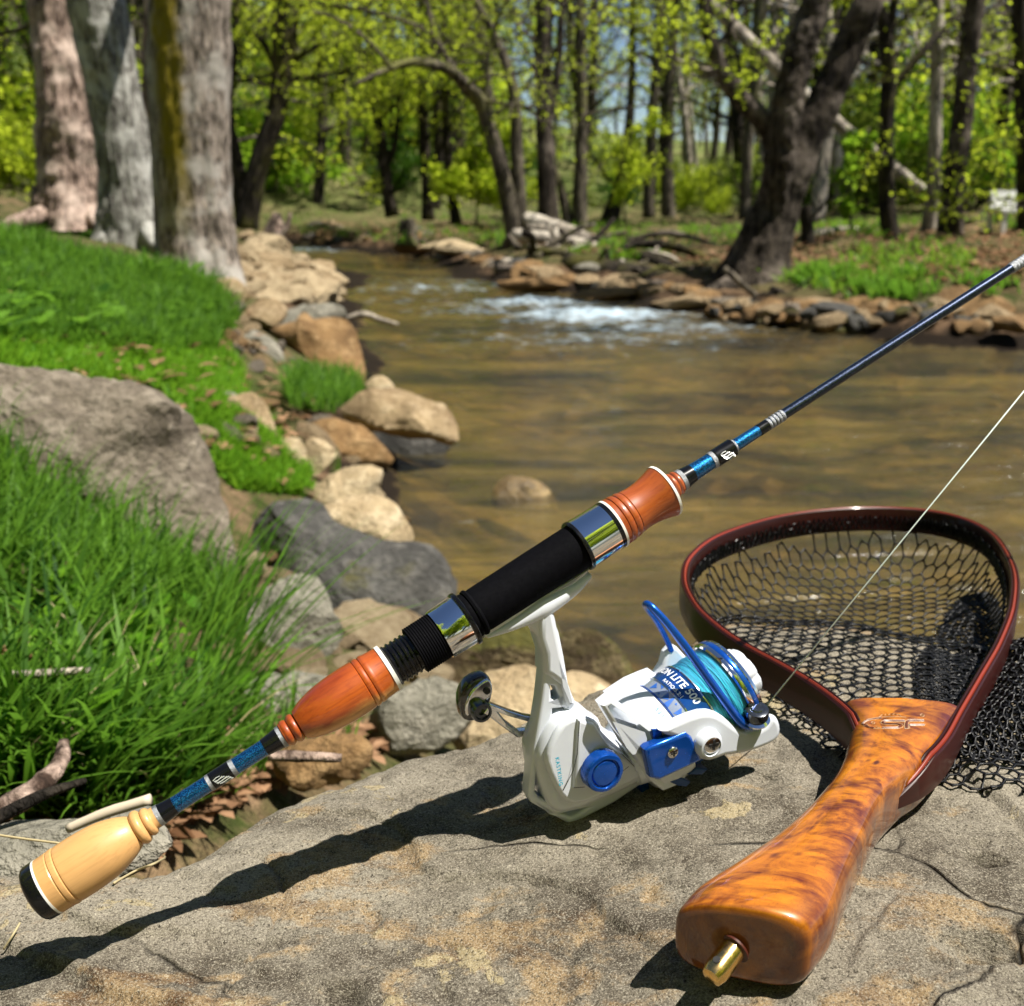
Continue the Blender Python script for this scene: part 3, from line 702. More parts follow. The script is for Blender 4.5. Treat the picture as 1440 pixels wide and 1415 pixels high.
# ------------------------------------------------------------------ trees
def leaves(P, size, rs, flat=.0, elong=1.7, up=.3):
    n = len(P); a = rs.normal(size=(n, 3)); a /= np.linalg.norm(a, axis=1)[:, None]
    b = np.cross(a, rs.normal(size=(n, 3)) + [0, 0, up]); b /= (np.linalg.norm(b, axis=1)[:, None] + 1e-9)
    s = size*rs.uniform(.6, 1.3, n)[:, None]
    V = np.stack([P - a*s*elong/2, P + b*s*.5, P + a*s*elong/2, P - b*s*.5], 1).reshape(-1, 3)
    F = np.arange(4*n).reshape(n, 4); return V, F
class Tree:
    def __init__(s, seed): s.rs = np.random.RandomState(seed); s.tv = []; s.tf = []; s.n = 0; s.lp = []
    def add(s, V, F): s.tv.append(V); s.tf += [tuple(i + s.n for i in f) for f in F]; s.n += len(V)
    def bigtrunk(s, P, r, wob, seed, holes=()):
        Q = catmull(P, 34); n = len(Q); rr = np.interp(np.linspace(0, 1, n), np.linspace(0, 1, len(r)), r); ns = 72
        V, F = tube(Q, rr, ns, True, wob=wob, seed=seed); th = np.tile(np.linspace(0, 2*math.pi, ns, endpoint=False), n)
        c = np.repeat(Q, ns, 0); z = np.repeat(np.concatenate([[0], np.cumsum(np.linalg.norm(np.diff(Q, axis=0), axis=1))]), ns)
        g = fbm(np.stack([np.cos(th)*5, np.sin(th)*5, z*2.2 + seed], 1), 4, .65); rdg = np.abs(fbm(np.stack([np.cos(th)*8, np.sin(th)*8, z*1.1 + seed], 1), 3, .6))
        fl = np.exp(-z/.35)*.35*np.clip(fbm(np.stack([np.cos(th)*1.6, np.sin(th)*1.6, 0*z + seed], 1), 2)*2 + .4, 0, 1)
        V = c + (V - c)*(1 + .10*g - .13*np.clip(.25 - rdg, 0, 1) + fl)[:, None]
        s.add(V, F); return Q, rr
    def limb(s, P, r, ns=8, k=5, wob=.0): 
        Q = catmull(P, k); rr = np.interp(np.linspace(0, 1, len(Q)), np.linspace(0, 1, len(r)), r)
        s.add(*tube(Q, rr, ns, cap=True, wob=wob, seed=s.rs.randint(99))); return Q, rr
    def branch(s, p, d, L, r, lev, leafn, spread=.25, up=.25):
        rs = s.rs; n = 6 if lev else 5; P = [p]; d = d/np.linalg.norm(d)
        for i in range(n):
            d = d + rs.normal(size=3)*.17 + np.array([0, 0, up*.12]); d /= np.linalg.norm(d); P.append(P[-1] + d*L/n)
        P = np.array(P); rr = r*np.linspace(1, .25, n + 1)
        s.add(*tube(P, rr, 5 if lev > 1 else (4 if lev else 3), cap=False))
        if lev > 0:
            for k in range(4 if lev > 1 else 5):
                t = rs.uniform(.3, 1); q = P[min(n, int(t*n))]; dd = d + rs.normal(size=3)*.75
                s.branch(q, dd, L*rs.uniform(.35, .6), r*.45, lev-1, leafn, spread, up)
        t = rs.rand(leafn)**.7; idx = t*n; i0 = np.minimum(idx.astype(int), n-1); fr = (idx - i0)[:, None]
        Q = P[i0]*(1-fr) + P[i0+1]*fr
        s.lp.append(Q + rs.normal(size=Q.shape)*spread*L*.35)
    def build(s, root, bark, leafm, lsize):
        V = np.concatenate(s.tv); root_l = np.array(root.location)
        t = put('trunk', raw_mesh('trunk', V - root_l, s.tf, bark), root)
        if s.lp and leafm:
            P = np.concatenate(s.lp) - root_l
            LV, LF = leaves(P, lsize, s.rs); put('crown', raw_mesh('crown', LV, LF, leafm, smooth=False), root)
        return root
BK = dict(
 left_brown=bark_mat('brown_bark', (.42, .31, .25), (.06, .038, .028), scale=1.6, pale=(.54, .42, .35)),
 left_grey=bark_mat('grey_bark', (.38, .37, .33), (.08, .07, .06), scale=1.7, pale=(.5, .49, .45)),
 left_moss=bark_mat('mossy_bark', (.36, .30, .25), (.06, .048, .038), scale=1.8, pale=(.40, .37, .33), mossband=(-.03, .085, (.22, .17, .015))),
 dark=bark_mat('dark_bark', (.05, .04, .03), (.012, .010, .008), scale=.6, moss=(.09, .085, .02)),
 mid=bark_mat('mid_bark', (.16, .135, .10), (.03, .025, .02), scale=.6, moss=(.14, .14, .04)),
 pale=bark_mat('pale_bark', (.46, .40, .32), (.14, .12, .1), scale=.6, pale=(.6, .54, .45)),
 fork=bark_mat('forked_bark', (.075, .06, .046), (.012, .009, .007), scale=.8, pale=(.20, .165, .135)),
)
def pix_tree(name, label, Y, limbs, bark, leafm='leaf_spring', seed=0, nbr=10, leafn=21, blen=1.6, lsize=.05, cat='tree', twig_from=0, twig_to=99, canopy=(), ns=9, wob=.12, brlev=1, topo=1.0):
    """limbs = list of ([(u, v, dY)...], [radius px...]); the first starts at the root"""
    u0, v0, _ = limbs[0][0][0]
    base = at(u0, v0, Y); k = Y/FPX/CP
    root = thing(name, label, cat, tuple(base))
    T = Tree(seed); rs = T.rs
    for li, (pts, rad) in enumerate(limbs):
        P = [at(u, v, Y + dy) for u, v, dy in pts]
        Q, rr = T.bigtrunk(P, [r*k for r in rad], wob, seed) if (ns >= 18 and li < 2 and len(P) > 4) else T.limb(P, [r*k for r in rad], 7 if li else ns, 6, wob)
        if twig_from <= li < twig_to and nbr:
            for _ in range(nbr):
                t = rs.uniform(.3, 1); i_ = min(len(Q)-2, int(t*len(Q))); d = Q[i_+1] - Q[i_]; d /= np.linalg.norm(d)
                dd = d*.5 + rs.normal(size=3)*.8; dd[2] = abs(dd[2])*.6 + dd[2]*.2
                T.branch(Q[i_], dd, blen*rs.uniform(.5, 1.1), rr[i_]*.30, 2 if seed > 6 else brlev, int(leafn*(.14 if 10 < seed < 18 else .32) + 1))
    for li in canopy:
        pts, rad = limbs[li]
        for u, v, dy in pts[-2:]:
            q = at(u, v, Y + dy)
            for _ in range(9): T.branch(q, rs.normal(size=3) + [0, 0, .3], rs.uniform(1.2, 2.2), .03, 1, 90, .5)
    T.build(root, BK[bark], M[leafm] if leafm else None, lsize*.62)
    return root
# three big trunks on the left
pix_tree('tree', 'rough brown barked tree with torn roots, leftmost big trunk', 8.2,
  [([(108, 322, 0), (100, 250, 0), (92, 120, 0), (78, -20, .1), (60, -300, .2), (50, -700, .4)], [52, 40, 36, 34, 31, 24]),
   ([(95, 300, 0), (50, 305, -.3), (0, 322, -.7)], [18, 12, 8]), ([(120, 290, 0), (140, 318, -.3), (148, 335, -.4)], [16, 10, 6]),
   ([(60, -200, .1), (-60, -420, 0), (-160, -700, -.5)], [16, 12, 7])], 'left_brown', seed=3, twig_from=3, nbr=2, ns=18, wob=.22)
pix_tree('tree', 'smooth grey leaning tree, middle of the big trunks at left', 7.0,
  [([(186, 352, 0), (180, 260, 0), (158, 120, 0), (135, -10, 0), (80, -300, 0), (50, -700, .3)], [46, 34, 33, 36, 30, 22]),
   ([(195, 300, 0), (222, 350, -.25)], [20, 9]), ([(165, 310, 0), (140, 352, -.2)], [18, 7]),
   ([(80, -250, 0), (180, -480, .4), (260, -760, .8)], [18, 13, 8])], 'left_grey', seed=4, twig_from=3, nbr=2, ns=18, wob=.12)
pix_tree('tree', 'thick straight mossy trunk with a yellow green stripe, rightmost big trunk', 6.0,
  [([(284, 402, 0), (276, 330, 0), (268, 200, 0), (266, 100, 0), (266, -20, 0), (262, -300, 0), (250, -800, 0)], [56, 49, 50, 51, 49, 44, 32]),
   ([(262, -350, 0), (360, -600, .6), (430, -900, 1)], [24, 18, 9])], 'left_moss', seed=5, twig_from=1, nbr=2, ns=24, wob=.06)
pix_tree('tree', 'slim pinkish trunk glimpsed between the grey tree and the mossy tree', 9.0,
  [([(214, 335, 0), (212, 200, 0), (214, 60, 0), (216, -100, 0), (220, -500, 0)], [16, 12, 11, 10, 7])], 'left_brown', seed=6, nbr=3)
pix_tree('tree', 'dark double-stemmed tree leaning right behind the stone pile', 14.5,
  [([(345, 322, 0), (362, 240, 0), (390, 150, 0), (402, 60, 0), (410, -60, 0), (420, -300, 0)], [17, 13, 13, 14, 11, 7]),
   ([(345, 318, 0), (335, 230, 0), (322, 160, 0), (330, 60, 0), (335, -80, .3)], [10, 8, 6, 5, 3]),
   ([(396, 110, 0), (370, 60, 0), (340, 40, .2)], [6, 4, 2]), ([(398, 95, 0), (430, 75, 0), (455, 60, 0)], [5, 3, 2])], 'dark', seed=7, nbr=9, leafn=23, blen=1.8, lsize=.055)
pix_tree('tree', 'slim dark tree with a low fork, leftmost of three on the far lawn', 17,
  [([(552, 305, 0), (545, 270, 0), (538, 210, 0), (528, 150, 0), (520, 60, 0), (515, -80, 0)], [10, 8, 8, 6, 5, 3]), ([(540, 240, 0), (556, 200, 0), (562, 120, 0)], [6, 4, 2])], 'dark', seed=8, nbr=10, leafn=26, blen=2.0, lsize=.06)
pix_tree('tree', 'slim straight tree, middle of the three slim trees on the far lawn', 17.5,
  [([(602, 310, 0), (600, 250, 0), (594, 150, 0), (594, 60, 0), (590, -80, 0)], [9, 7, 7, 5, 4])], 'dark', seed=9, nbr=14, leafn=26, blen=2.0, lsize=.06)
pix_tree('tree', 'slim slightly curved tree, rightmost of three on the far lawn', 17,
  [([(642, 316, 0), (635, 270, 0), (628, 190, 0), (626, 90, 0), (622, -60, 0)], [8, 6, 6, 5, 3])], 'dark', seed=10, nbr=12, leafn=26, blen=2.0, lsize=.06)
pix_tree('tree', 'grey leaning tree with long arching branches over the creek', 13,
  [([(728, 352, 0), (718, 290, 0), (700, 220, 0), (678, 150, 0), (650, 115, -.2), (625, 95, -.4), (580, 88, -.7), (545, 98, -1), (500, 118, -1.3)], [15, 13, 11, 10, 8, 7, 5, 4, 2]),
   ([(735, 345, 0), (728, 250, 0), (724, 150, 0), (715, 100, 0), (690, 40, 0), (660, -20, 0), (640, -120, 0)], [12, 9, 8, 7, 5, 4, 3]),
   ([(680, 155, 0), (640, 100, .2), (612, 50, .4), (600, 0, .5), (585, -80, .6)], [6, 5, 4, 3, 2]),
   ([(550, 96, -1), (520, 60, -1.1), (480, 30, -1.2), (440, 15, -1.2)], [3, 2.5, 2, 1.5]), ([(612, 50, .4), (570, 30, .2), (500, 10, 0)], [3, 2, 1.5])], 'mid', seed=11, nbr=7, leafn=19, blen=1.5, lsize=.05)
pix_tree('tree', 'brown straight tree standing behind the driftwood pile', 14,
  [([(772, 322, 0), (768, 250, 0), (764, 120, 0), (766, 0, 0), (770, -200, 0)], [16, 12, 11, 11, 8]), ([(768, 200, 0), (785, 90, 0), (790, -20, 0)], [5, 5, 4])], 'fork', seed=12, nbr=4, leafn=19, lsize=.05)
pix_tree('tree', 'dark rough tree just right of the brown straight tree', 15.5,
  [([(815, 322, 0), (816, 240, 0), (818, 150, 0), (816, 60, 0), (814, -60, 0)], [11, 9, 7, 7, 6]), ([(800, 318, 0), (790, 270, 0), (780, 235, 0)], [8, 6, 3])], 'mid', seed=13, nbr=5, leafn=19, lsize=.055)
pix_tree('tree', 'short dark leaning trunk beyond the driftwood, half hidden by leaves', 18,
  [([(856, 315, 0), (866, 280, 0), (880, 225, 0), (888, 120, 0), (890, -30, 0)], [14, 10, 7, 5, 4])], 'dark', seed=14, nbr=5, leafn=19, lsize=.06)
pix_tree('tree', 'thin straight tree against the blue sky, left of the pair', 19,
  [([(912, 312, 0), (916, 180, 0), (926, 60, 0), (930, -60, 0), (934, -300, 0)], [9, 7, 6, 5, 4])], 'mid', seed=15, nbr=4, leafn=13, lsize=.06)
pix_tree('tree', 'thin straight tree against the blue sky, right of the pair', 19,
  [([(940, 314, 0), (938, 220, 0), (942, 100, 0), (950, 0, 0), (956, -200, 0)], [10, 8, 7, 6, 5]), ([(940, 110, 0), (905, 75, 0), (870, 95, 0), (840, 110, 0)], [4, 3, 2, 1])], 'mid', seed=16, nbr=4, leafn=13, lsize=.06)
pix_tree('tree', 'grey green slender tree left of the forked tree', 17,
  [([(1046, 312, 0), (1052, 200, 0), (1062, 90, 0), (1072, -20, 0), (1080, -200, 0)], [8, 7, 9, 9, 6])], 'mid', seed=17, nbr=4, leafn=16, lsize=.055)
# the big forked tree on the right bank
pix_tree('tree', 'big forked leaning tree at the right bank with exposed roots', 9.4,
  [([(1058, 408, 0), (1072, 350, 0), (1092, 290, 0), (1126, 215, 0), (1166, 130, 0), (1198, 55, 0), (1230, -20, 0), (1300, -220, .3), (1380, -500, .5)], [54, 36, 29, 24, 21, 20, 18, 15, 11]),
   ([(1088, 310, 0), (1096, 225, -.15), (1108, 140, -.2), (1130, 55, -.2), (1152, -20, -.2), (1190, -220, -.3), (1210, -480, -.4)], [20, 20, 19, 18, 17, 13, 9]),
   ([(1090, 215, .05), (1075, 175, -.1), (1030, 125, -.2), (1012, 95, -.2), (995, 40, -.2), (985, -30, -.2), (950, -160, -.3)], [14, 13, 12, 10, 9, 8, 5]),
   ([(1010, 100, -.2), (990, 98, -.3), (975, 92, -.4)], [5, 3, 2]),
   ([(1060, 385, 0), (1010, 408, -.4), (960, 428, -.7)], [20, 11, 4]), ([(1075, 385, 0), (1120, 415, -.4), (1150, 430, -.6)], [20, 11, 5]), ([(1050, 395, 0), (1040, 425, -.5), (1025, 442, -.7)], [16, 11, 5])],
  'fork', seed=18, twig_from=1, twig_to=4, nbr=6, leafn=16, blen=1.2, lsize=.04, ns=20, wob=.22)
pix_tree('tree', 'dark forked tree with orange lichen, second from the right group', 11.5,
  [([(1256, 355, 0), (1248, 290, 0), (1246, 200, 0), (1250, 100, 0), (1242, 30, 0), (1225, -30, 0), (1200, -200, 0)], [14, 11, 10, 10, 8, 6, 4]),
   ([(1250, 130, 0), (1300, 70, 0), (1340, 30, .3), (1400, -20, .5)], [6, 5, 4, 3]), ([(1250, 60, 0), (1258, 0, 0), (1270, -100, 0)], [6, 5, 3])], 'dark', seed=19, nbr=6, leafn=13, blen=1.2, lsize=.045)
pix_tree('tree', 'pale cream barked tree catching the sun at right', 12,
  [([(1306, 335, 0), (1314, 250, 0), (1316, 150, 0), (1318, 50, 0), (1316, -40, 0), (1318, -300, 0)], [13, 9, 8, 9, 9, 6])], 'pale', seed=20, nbr=8, leafn=13, lsize=.045, blen=1.2)
pix_tree('tree', 'dark tree with a pale scar near its base, right of the cream barked tree', 11,
  [([(1336, 340, 0), (1340, 270, 0), (1352, 180, 0), (1362, 80, 0), (1374, -20, 0), (1400, -300, 0)], [19, 15, 14, 13, 12, 9]),
   ([(1350, 338, -.1), (1346, 300, -.12), (1344, 270, -.1)], [7, 5, 2])], 'fork', seed=21, nbr=7, leafn=13, lsize=.045, blen=1.2)
pix_tree('tree', 'dark trunk cut by the right edge of the picture', 10.5,
  [([(1446, 350, 0), (1442, 200, 0), (1436, 60, 0), (1434, -40, 0), (1430, -300, 0)], [14, 12, 10, 9, 6])], 'dark', seed=22, nbr=6, leafn=16, lsize=.045, blen=1.2)
pix_tree('tree', 'short dark stump-like trunk right beside the forked tree', 11,
  [([(1138, 368, 0), (1136, 330, 0), (1132, 290, 0)], [13, 9, 8])], 'dark', None, seed=23, nbr=3, leafn=16, lsize=.04, blen=.8)
# leafy saplings seen against the wood
def sapling(label, u, v, Y, hpx, wpx, leafm, seed, n=9, leafn=52, lsize=.035):
    base = at(u, v, Y); k = Y/FPX
    root = thing('sapling', label, 'sapling', tuple(base)); T = Tree(seed); rs = T.rs
    P = [base, base + [rs.normal()*.05, 0, hpx*k*.5], base + [rs.normal()*.1, 0, hpx*k*.9]]
    Q, rr = T.limb(P, [.02, .014, .006], 5, 5)
    for _ in range(n):
        i_ = rs.randint(len(Q)//3, len(Q)-1); T.branch(Q[i_], rs.normal(size=3)*[1, 1, .4], wpx*k*rs.uniform(.35, .7), .008, 1, leafn, .5)
    T.build(root, BK['mid'], M[leafm], lsize)
sapling('lime green sapling behind the dark scarred tree at right', 1400, 330, 12.5, 200, 90, 'leaf_lime', 31, 10)
sapling('bright green sapling between the forked tree and the dark lichen tree', 1195, 345, 12.0, 170, 55, 'leaf_lime', 32, 9, 60)
sapling('yellow green sapling on the far lawn beside the slim trees', 670, 320, 16.5, 140, 100, 'leaf_spring', 34, 8, 120, .05)
sapling('green leafy bush right of the brown straight tree', 880, 318, 17, 160, 130, 'leaf_spring', 35, 5, 40, .05)

# wood behind: copies of eight kinds of spring tree
protos = []
BARE = (2, 5)
for k in range(8):
    T = Tree(100 + k); rs = T.rs; hgt = rs.uniform(9, 13); P = [np.array([0, 0, -.3])]
    for j in range(6): P.append(P[-1] + [rs.normal()*.22, rs.normal()*.22, hgt/6])
    r0 = rs.uniform(.10, .17)
    Q, rr = T.limb(P, list(np.linspace(r0, r0*.3, 7)), 7, 4)
    for _ in range(20):
        i_ = int(rs.uniform(.18, .98)*(len(Q)-2)); d = rs.normal(size=3)*[1, 1, .25] + [0, 0, .45]
        T.branch(Q[i_], d, rs.uniform(1.4, 3.2), rr[i_]*.42, 1, 4 if k in BARE else 12, .45)
    V = np.concatenate(T.tv)
    bk = BK[['mid', 'dark', 'pale', 'mid', 'fork', 'dark', 'mid', 'mid'][k]]
    tm = raw_mesh('trunk', V, T.tf, bk)
    LP = np.concatenate(T.lp); LV, LF = leaves(LP, .07, rs)
    protos.append((tm, raw_mesh('crown', LV, LF, M[['leaf_spring', 'leaf_olive', 'leaf_spring', 'leaf_lime'][k % 4]], smooth=False)))
BTONE = ['grey-brown', 'dark', 'pale', 'brown', 'rough dark', 'black', 'thin grey', 'mossy brown']
def wood_tree(k, x, y, s, rz, label, group):
    label = ('tall ' if s > 1.0 else 'short ') + BTONE[k] + '-barked ' + ('nearer ' if y < 30 else 'distant ') + label.replace('slender spring tree with thin light green leaves', 'leafy tree').replace('nearly bare slender tree', 'bare tree')
    root = thing('woodland_tree', label, 'tree', (x, y, H(x, y) - .05), group); root.scale = (s, s, s); root.rotation_euler = (0, 0, rz)
    put('trunk', protos[k][0], root); put('crown', protos[k][1], root)
rs = np.random.RandomState(5)
cnt = 0; tries = 0; pos = []
while cnt < 150 and tries < 6000:
    tries += 1
    y = rs.uniform(19, 62); x = rs.uniform(-.62, .62)*y
    s_ = x/y
    if -.02 < s_ < .34 and (rs.rand() < .97 or y < 24): continue
    if s_ > .3 and rs.rand() < .5: continue      # the gap where the sky shows
    if any((x-a)**2 + (y-b)**2 < 1.6 for a, b in pos): continue
    pos.append((x, y)); k = rs.randint(8)
    side = 'left behind the big trunks' if s_ < -.2 else ('behind the far lawn' if s_ < .02 else ('under the open sky' if s_ < .2 else 'behind the right bank'))
    wood_tree(k, x, y, rs.uniform(.75, 1.3)*(1 if s_ < 0 else .85), rs.uniform(0, 6.3), 'slender spring tree with thin light green leaves in the wood ' + side.replace('left behind the big trunks', 'behind the big trunks'), 'woodland trees ' + side)
    cnt += 1
for j in range(16):
    y = rs.uniform(21, 46); x = rs.uniform(.01, .30)*y; k = BARE[j % 2]
    wood_tree(k, x, y, rs.uniform(.8, 1.25), rs.uniform(0, 6.3), 'nearly bare slender tree against the sky left of the forked tree', 'nearly bare trees against the sky')
for j in range(34):
    y = rs.uniform(38, 66); x = rs.uniform(-.01, .33)*y; k = (0, 1, 3, 4, 6, 7)[j % 6]
    wood_tree(k, x, y, rs.uniform(.42, .62), rs.uniform(0, 6.3), 'tree in the low wood line under the open sky', 'low wood line under the open sky')
for j in range(26):
    y = rs.uniform(14.5, 30); x = rs.uniform(.26, .52)*y; k = BARE[j % 2]
    wood_tree(k, x, y, rs.uniform(.6, 1.0), rs.uniform(0, 6.3), 'nearly bare slender tree in the wood behind the right bank', 'nearly bare trees behind the right bank')
# unseen wood added behind and beside the viewpoint, crowns dense to cut sky light
T = Tree(777); rs3 = T.rs; LPs = []
for j in range(46):
    az = R(rs3.uniform(-250, 30) if j % 2 else rs3.uniform(-260, -60)); rr_ = rs3.uniform(7, 17)
    x, y = rr_*math.cos(az), rr_*math.sin(az)
    if y > .35*abs(x) - 1: y = -abs(y) - 2
    hz = H(min(max(x, -8), 8), max(y, .2)); hgt = rs3.uniform(7.5, 10.5)
    T.add(*tube(np.array([[x, y, hz - .5], [x + .2, y, hz + hgt*.5], [x, y + .2, hz + hgt]]), [.2, .15, .05], 7))
    q = rs3.normal(size=(900, 3)); q /= np.linalg.norm(q, axis=1)[:, None]; q *= rs3.uniform(.3, 1, (900, 1))**.5
    LPs.append(q*[2.4, 2.4, hgt*.48] + [x, y, hz + hgt*.52])
LV, LF = leaves(np.concatenate(LPs), .30, rs3); tv = np.concatenate(T.tv); nb_ = len(tv)
me = raw_mesh('woodland', np.concatenate([tv, LV]), [tuple(f) for f in T.tf] + [tuple(int(i_) + nb_ for i_ in f) for f in LF], [BK['mid'], M['leaf_spring']], False, None, [0]*len(T.tf) + [1]*len(LF))  # mesh of the added unseen wood
tag(put('woodland', me), 'unseen leafy wood added behind and beside the viewpoint', 'woodland', kind='stuff')
# undergrowth
shr = []
for k in range(5):
    T = Tree(300 + k); rs2 = T.rs
    for _ in range(9):
        T.branch(np.array([rs2.normal()*.15, rs2.normal()*.15, 0]), rs2.normal(size=3)*[.6, .6, .2] + [0, 0, 1], rs2.uniform(.7, 1.6), .012, 1, 60, .45)
    V = np.concatenate(T.tv); LV, LF = leaves(np.concatenate(T.lp), .055, rs2)
    shr.append((raw_mesh('stem', V, T.tf, BK['mid']), raw_mesh('foliage', LV, LF, M[['leaf_spring', 'leaf_dark', 'leaf_lime', 'leaf_olive', 'leaf_spring'][k]], smooth=False)))
for _ in range(90):
    y = rs.uniform(17.5, 40); x = rs.uniform(-.6, .6)*y
    if y < 20 and -.32 < x/y < 0.25: y += 6
    k = rs.randint(5); s_ = rs.uniform(.7, 1.6)
    if .0 < x/y < .29: s_ *= .4
    sd = 'at the left' if x/y < -.2 else ('in the middle' if x/y < .15 else 'at the right')
    root = thing('bush', ['pale green', 'dark green', 'lime green', 'olive green', 'yellow green'][k] + (' large' if s_ > .9 else ' small') + (' nearer' if y < 27 else ' distant') + ' bush in the wood ' + sd, 'bush', (x, y, H(x, y)), 'woodland undergrowth ' + sd); root.scale = (s_,)*3; root.rotation_euler = (0, 0, rs.uniform(0, 6.3))
    put('stem', shr[k][0], root); put('foliage', shr[k][1], root)

# ------------------------------------------------------------------ logs, driftwood, stump, bench
def log(name, label, pts, rad, bark, cat='log', ns=10, seed=0, wob=.15, extra=()):
    mb = MB(); P = catmull(np.array(pts), 5); rr = np.interp(np.linspace(0, 1, len(P)), np.linspace(0, 1, len(rad)), rad)
    mb.add(*tube(P, rr, ns, wob=wob, seed=seed))
    for ep, er in extra:
        E = catmull(np.array(ep), 4); mb.add(*tube(E, np.interp(np.linspace(0, 1, len(E)), np.linspace(0, 1, len(er)), er), 6, wob=wob, seed=seed + 1))
    o = obj(name, mb, BK[bark], origin=np.array(pts[0])); tag(o, label, cat); return o
def A(u, v, Y): return at(u, v, Y)
log('fallen_trunk', 'long bare dead trunk leaning diagonally behind the forked tree', [A(965, -30, 13.4), A(1050, 55, 13.2), A(1150, 150, 13), A(1230, 215, 12.8), A(1297, 268, 12.5)], [.07, .075, .07, .065, .06], 'pale', 'dead trunk')
log('log', 'bleached driftwood log sloping down to the right, upper of the pair on the far bank', [A(738, 308, 13), A(800, 328, 12.6), A(850, 350, 12.2)], [.09, .1, .08], 'pale', seed=1)
log('log', 'bleached driftwood log, lower of the pair on the far bank', [A(722, 330, 12.6), A(790, 340, 12.3), A(890, 362, 11.8)], [.07, .09, .05], 'pale', seed=2, extra=[([A(775, 335, 12.3), A(782, 352, 12.2), A(778, 362, 12.2)], [.03, .025, .015])])
log('branch', 'dark curved branch arching over the right end of the driftwood', [A(850, 368, 11), A(890, 345, 11.2), A(950, 347, 11), A(1010, 372, 10.6)], [.05, .045, .05, .03], 'dark', 'branch', seed=3)
log('log', 'dark rotten log lying at the water left of the forked tree', [A(800, 372, 11.3), A(870, 388, 10.7), A(960, 400, 10.2), A(1010, 412, 9.8)], [.12, .14, .12, .08], 'dark', seed=4)
log('log', 'pale thin log lying in the grass right of the forked tree', [A(1150, 392, 10), A(1200, 383, 10.2), A(1240, 370, 10.6)], [.03, .03, .02], 'pale', seed=5)
log('log', 'pale log lying flat behind the dark lichen tree', [A(1140, 330, 12.6), A(1200, 326, 13), A(1300, 342, 12.4)], [.05, .06, .05], 'pale', seed=6)
log('log', 'pale log lying on the right bank behind the rod shaft', [A(1290, 452, 7.9), A(1350, 462, 7.7), A(1440, 470, 7.5), A(1520, 470, 7.6)], [.03, .05, .05, .04], 'pale', seed=7)
log('log', 'dark root log half under the shaded right bank', [A(1120, 432, 8.6), A(1200, 446, 8.2), A(1300, 452, 8.0), A(1420, 448, 7.9)], [.09, .08, .09, .07], 'dark', seed=8)
DW = [((745,352,11.8),(800,365,11.4),(850,372,11.2),.05,'dark','dark broken limb under the two bleached logs'),
 ((700,378,11.3),(760,388,11.0),(830,402,10.6),.06,'fork','brown limb lying on the orange stones left of the riffle'),
 ((860,350,11.6),(920,372,10.9),(985,398,10.3),.07,'dark','thick dark limb sloping to the water left of the forked tree'),
 ((880,340,12),(940,332,12),(1010,345,11.6),.03,'fork','thin crooked limb above the driftwood tangle'),
 ((780,318,12.8),(786,345,12.2),(775,372,11.8),.03,'pale','short pale upright limb in the driftwood tangle'),
 ((900,400,9.9),(950,412,9.7),(1010,425,9.4),.05,'fork','brown limb at the water line beside the forked tree roots'),
 ((1150,425,8.6),(1230,438,8.3),(1290,462,7.9),.035,'pale','pale root reaching down the dark right bank'),
 ((1080,430,8.8),(1140,446,8.4),(1180,462,8.0),.045,'dark','dark root reaching from the forked tree to the water'),
 ((1330,430,8.3),(1400,442,8.0),(1480,446,7.9),.04,'fork','brown limb lying along the edge of the right bank'),
 ((1000,395,9.9),(1030,400,9.6),(1070,425,9.1),.06,'dark','thick dark root at the left foot of the forked tree'),
 ((720,360,11.9),(700,385,11.5),(690,398,11.3),.05,'dark','dark stub standing at the left end of the driftwood')]
for k, (a_, b_, c_, r_, bk_, lb) in enumerate(DW):
    log('branch', lb, [A(*a_), A(*b_) + [0, 0, .03], A(*c_)], [r_, r_*1.1, r_*.6], bk_, 'branch', seed=40 + k, wob=.35)
log('driftwood', 'flat bleached stick at the water beyond the block-shaped boulder', [A(478, 452, 7.4), A(510, 442, 7.4), A(535, 450, 7.4), A(560, 456, 7.4)], [.012, .022, .02, .01], 'pale', 'stick', seed=9)
log('stump', 'short broken brown stump on the far bank left of the cream boulder', [A(574, 345, 14.6), A(574, 325, 14.6), A(572, 308, 14.6)], [.16, .12, .09], 'mid', 'stump', seed=10, wob=.3)
log('stump', 'reddish broken stump and root tangle beside the dark double-stemmed tree', [A(385, 340, 13.6), A(386, 322, 13.6), A(390, 300, 13.6)], [.16, .12, .05], 'left_brown', 'stump', seed=12, wob=.35, extra=[([A(392, 335, 13.5), A(404, 318, 13.5), A(408, 300, 13.5)], [.05, .04, .02])])
wm = plain('white_paint', (.72, .72, .68), .5, nscale=8)
bench = thing('bench', 'white wooden bench cut by the right edge of the picture', 'bench', tuple(A(1425, 325, 11)))
bx = [np.array([1., 0, 0]), np.array([0, 1., 0]), np.array([0, 0, 1.])]
p0 = A(1425, 272, 11); kx = 11/FPX
for nm, c, hs in (('backrest', p0 + [.08, .25, -.01], (.2, .015, .035)), ('backrest', p0 + [.08, .25, -.10], (.2, .015, .03)), ('seat', p0 + [.1, .05, -.16], (.24, .18, .015)),
                  ('leg', p0 + [-.1, -.1, -.3], (.02, .02, .14)), ('leg', p0 + [-.1, .22, -.22], (.02, .02, .22)), ('leg', p0 + [.3, -.1, -.3], (.02, .02, .14)), ('leg', p0 + [.3, .22, -.22], (.02, .02, .22))):
    obj(nm, MB().add(*box(c, bx, hs)), wm, bench, smooth=False)

